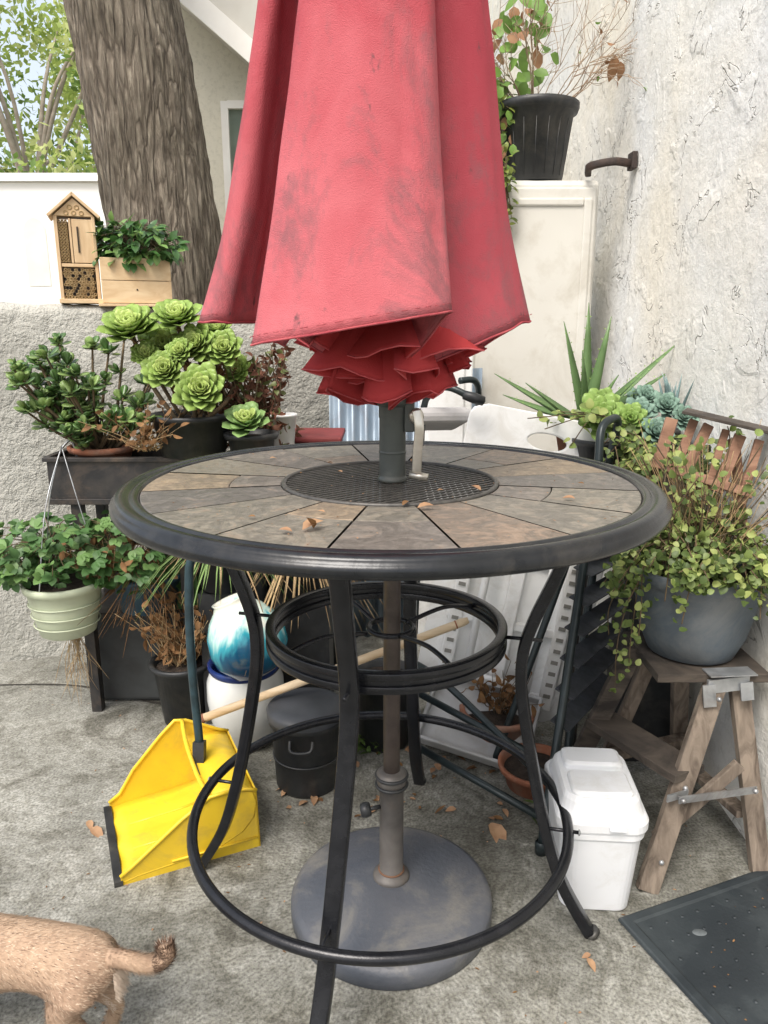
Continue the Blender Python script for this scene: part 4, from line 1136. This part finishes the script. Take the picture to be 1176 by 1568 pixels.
for x,y,s,m in ((-.135,-.39,.040,1),(-.12,-.38,.03,0),(-.15,-.40,.02,1),(.045,-.25,.028,1),(.02,-.23,.018,0),(.17,-.11,.022,1),(.33,-.18,.022,1),(-.11,-.28,.012,1),(-.10,.07,.014,1),(.38,-.05,.012,0),(-.28,.24,.014,1),(-.14,.18,.012,0),(.05,.2,.012,1),(.1,-.11,.014,1),(-.22,-.31,.012,0)):
    leaf(mb,(CX+x,CY+y,1.003),V((U(-1,1),U(-.5,.5),.25)),V((0,-.2,1)),s,s*.55,m,.3,.5)
for _ in range(170):
    a=U(0,6.28); r=math.sqrt(R())*.48; leaf(mb,(CX+r*math.cos(a),CY+r*math.sin(a),1.0005),V((U(-1,1),U(-1,1),.1)),(0,0,1),U(.002,.006),.003,random.randrange(2),0,.3)
mb.obj('leaf_litter',[m_dry,m_l1])

# ================================================================= DOG
def skin(name,verts,edges,rad,mat,root=0):
    me=bpy.data.meshes.new(name); me.from_pydata([tuple(v) for v in verts],edges,[]); o=bpy.data.objects.new(name,me); scene.collection.objects.link(o)
    o.modifiers.new('sk','SKIN'); s=o.modifiers.new('ss','SUBSURF'); s.levels=2; s.render_levels=2
    sv=me.skin_vertices[0].data
    for i,r in enumerate(rad):
        sv[i].radius=(r if isinstance(r,tuple) else (r,r)); sv[i].use_root=(i==root)
    dg=bpy.context.evaluated_depsgraph_get(); dg.update()
    m2=bpy.data.meshes.new_from_object(o.evaluated_get(dg)); bpy.data.objects.remove(o)
    m2.name=name; m2.materials.clear(); m2.materials.append(mat)
    m2.polygons.foreach_set('use_smooth',[True]*len(m2.polygons))
    o=bpy.data.objects.new(name,m2); scene.collection.objects.link(o); return o
m_fur=M('tan_fur',(.50,.36,.25),(.38,.26,.18),9,.9,.5,220,.003,lo=.38,hi=.62)
DX,DY=-.520,-.415
dv=[ (0,0,.215),(-.08,0,.222),(-.17,0,.218),(-.26,0,.215),(-.33,0,.240),(-.385,0,.30),(-.43,0,.345),(-.475,0,.335),(-.515,0,.32),
 (.028,0,.219),(.048,-.005,.228),
 (-.012,-.038,.180),(-.045,-.045,.132),(.018,-.045,.083),(-.002,-.045,.02),(-.022,-.045,.012),
 (-.012,.038,.180),(-.045,.045,.132),(.018,.045,.083),(-.002,.045,.02),(-.022,.045,.012),
 (-.275,-.036,.17),(-.27,-.042,.11),(-.285,-.042,.06),(-.285,-.042,.02),(-.305,-.042,.012),
 (-.275,.036,.17),(-.27,.042,.11),(-.285,.042,.06),(-.285,.042,.02),(-.305,.042,.012),
 (-.43,-.035,.385),(-.43,-.055,.43),(-.43,.035,.385),(-.43,.055,.43)]
de=[(0,1),(1,2),(2,3),(3,4),(4,5),(5,6),(6,7),(7,8),(0,9),(9,10),(0,11),(11,12),(12,13),(13,14),(14,15),(0,16),(16,17),(17,18),(18,19),(19,20),(3,21),(21,22),(22,23),(23,24),(24,25),(3,26),(26,27),(27,28),(28,29),(29,30),(6,31),(31,32),(6,33),(33,34)]
rad=[.062,.056,.062,.068,.055,.040,.045,.026,.016,.040,.016, .044,.030,.015,.012,.011,.044,.030,.015,.012,.011,.032,.018,.013,.012,.011,.032,.018,.013,.012,.011,.018,.008,.018,.008]
yaw=Matrix.Rotation(math.radians(-6),4,'Z')
dvw=[yaw@V(v)+V((DX,DY,0)) for v in dv]
dog_g=group('dog',(DX,DY,0))
def par(o,p): o.parent=p; o.matrix_parent_inverse=Matrix.Translation(-p.location)
body=skin('body',dvw,de,rad,m_fur); par(body,dog_g)
tp=[yaw@V(v)+V((DX,DY,0)) for v in ((.03,0,.226),(.065,-.004,.230),(.10,-.006,.226),(.125,-.004,.228),(.142,0,.242),(.140,.004,.258))]
tp2=spline(tp,5)
mb=MB(); tube(mb,tp2,[.016-.004*i/len(tp2) if i<16 else .015 for i in range(len(tp2))],12,0)
m_dk=M('dark_fur',(.16,.09,.055),(.08,.05,.035),30,.9,.5,220)
m_lt=M('cream_fur',(.72,.62,.52),(.62,.50,.40),30,.9,.5,220)
mb.obj('tail',[m_fur],dog_g)
mb=MB(); me=body.data
cand=[p for p in me.polygons if p.center.x>-.86]
wt=[p.area for p in cand]
for p in random.choices(cand,wt,k=28000):
    vv=[me.vertices[i].co for i in p.vertices]; a,b=R(),R()
    q=vv[0].lerp(vv[1],a).lerp(vv[-1].lerp(vv[2],a),b) if len(vv)==4 else p.center
    nm=p.normal; flow=V((1,0,-.35)); flow=(flow-nm*flow.dot(nm))
    dd_=(flow*.9+nm*.28+rdir()*.20).normalized(); s=dd_.cross(nm).normalized()*.0006; L_=U(.006,.011)
    mi=0
    if q.z<.19 and q.x>DX+.0 and abs(q.y-DY)<.03: mi=3
    elif R()<.18: mi=2
    elif R()<.05: mi=1
    mb.add([q-s,q+s,q+dd_*L_],[(0,1,2)],mi,False)
for i in range(5200):
    k=random.randrange(2,len(tp2)-1); c=tp2[k]; t_=(tp2[k+1]-tp2[k]).normalized(); rd=rdir(); rd=(rd-t_*rd.dot(t_)).normalized()
    q=c+rd*.012; dd_=(t_*.8+rd*.4+rdir()*.25).normalized(); s=dd_.cross(rd).normalized()*.0008
    L_=U(.008,.018)
    mi=1 if k>13 and R()<.85 else (3 if (rd.z<-.2 and R()<.7) else 0)
    mb.add([q-s,q+s,q+dd_*L_],[(0,1,2)],mi,False)
for _ in range(500):
    q=yaw@V((.052,U(-.02,.02),.190+U(-.03,.02)))+V((DX,DY,0)); dd_=(V((.6,0,-.8))+rdir()*.3).normalized(); s=V((0,.0008,0)); mb.add([q-s,q+s,q+dd_*U(.012,.022)],[(0,1,2)],3,False)
mb.obj('fur',[m_fur,m_dk,M('fur_light',(.64,.50,.37),(.52,.40,.29)),m_lt],dog_g)
mb=MB()
hc=yaw@V((-.43,0,.345))+V((DX,DY,0))
for s in (-1,1):
    lathe(mb,hc+V((-.035,s*.026,.008)),[(.001,-.006),(.005,-.003),(.006,0),(.005,.003),(.001,.006)],12,0)
lathe(mb,yaw@V((-.53,0,.325))+V((DX,DY,0)),[(.001,-.007),(.008,0),(.001,.007)],12,0)
mb.obj('eyes_and_nose',M('dog_black',(.01,.01,.01),rough=.2),dog_g)

# ================================================================= CAMERA / LIGHT
cam=bpy.data.cameras.new('camera'); co=bpy.data.objects.new('camera',cam); scene.collection.objects.link(co)
co.location=(0,-1.49,1.30); co.rotation_euler=(math.radians(90-14),0,0)
cam.sensor_width=36; cam.lens=26.0; cam.clip_end=500; cam.clip_start=.02
scene.camera=co
w=bpy.data.worlds.new('World'); scene.world=w; w.use_nodes=True; t=w.node_tree
sky=t.nodes.new('ShaderNodeTexSky'); sky.sky_type='NISHITA'; sky.sun_disc=False
el,az=56,208
sky.sun_elevation=math.radians(el); sky.sun_rotation=math.radians(az); sky.dust_density=5; sky.air_density=1.0; sky.ozone_density=.6
mx=t.nodes.new('ShaderNodeMix'); mx.data_type='RGBA'; mx.blend_type='ADD'; mx.inputs[0].default_value=1.0
t.links.new(sky.outputs[0],mx.inputs[6]); mx.inputs[7].default_value=(3.9,4.0,4.0,1)   # thin white haze over the clear sky
bg=t.nodes['Background']; t.links.new(mx.outputs[2],bg.inputs[0]); bg.inputs[1].default_value=.15
sun=bpy.data.lights.new('sun','SUN'); so=bpy.data.objects.new('sun',sun); scene.collection.objects.link(so)
sun.energy=3.1; sun.angle=math.radians(26); sun.color=(1,.96,.90)
sd=V((math.sin(math.radians(az))*math.cos(math.radians(el)),math.cos(math.radians(az))*math.cos(math.radians(el)),math.sin(math.radians(el))))
so.rotation_euler=sd.to_track_quat('Z','Y').to_euler()
scene.view_settings.view_transform='Standard'; scene.view_settings.look='None'; scene.view_settings.exposure=0
print('BUILD OK')
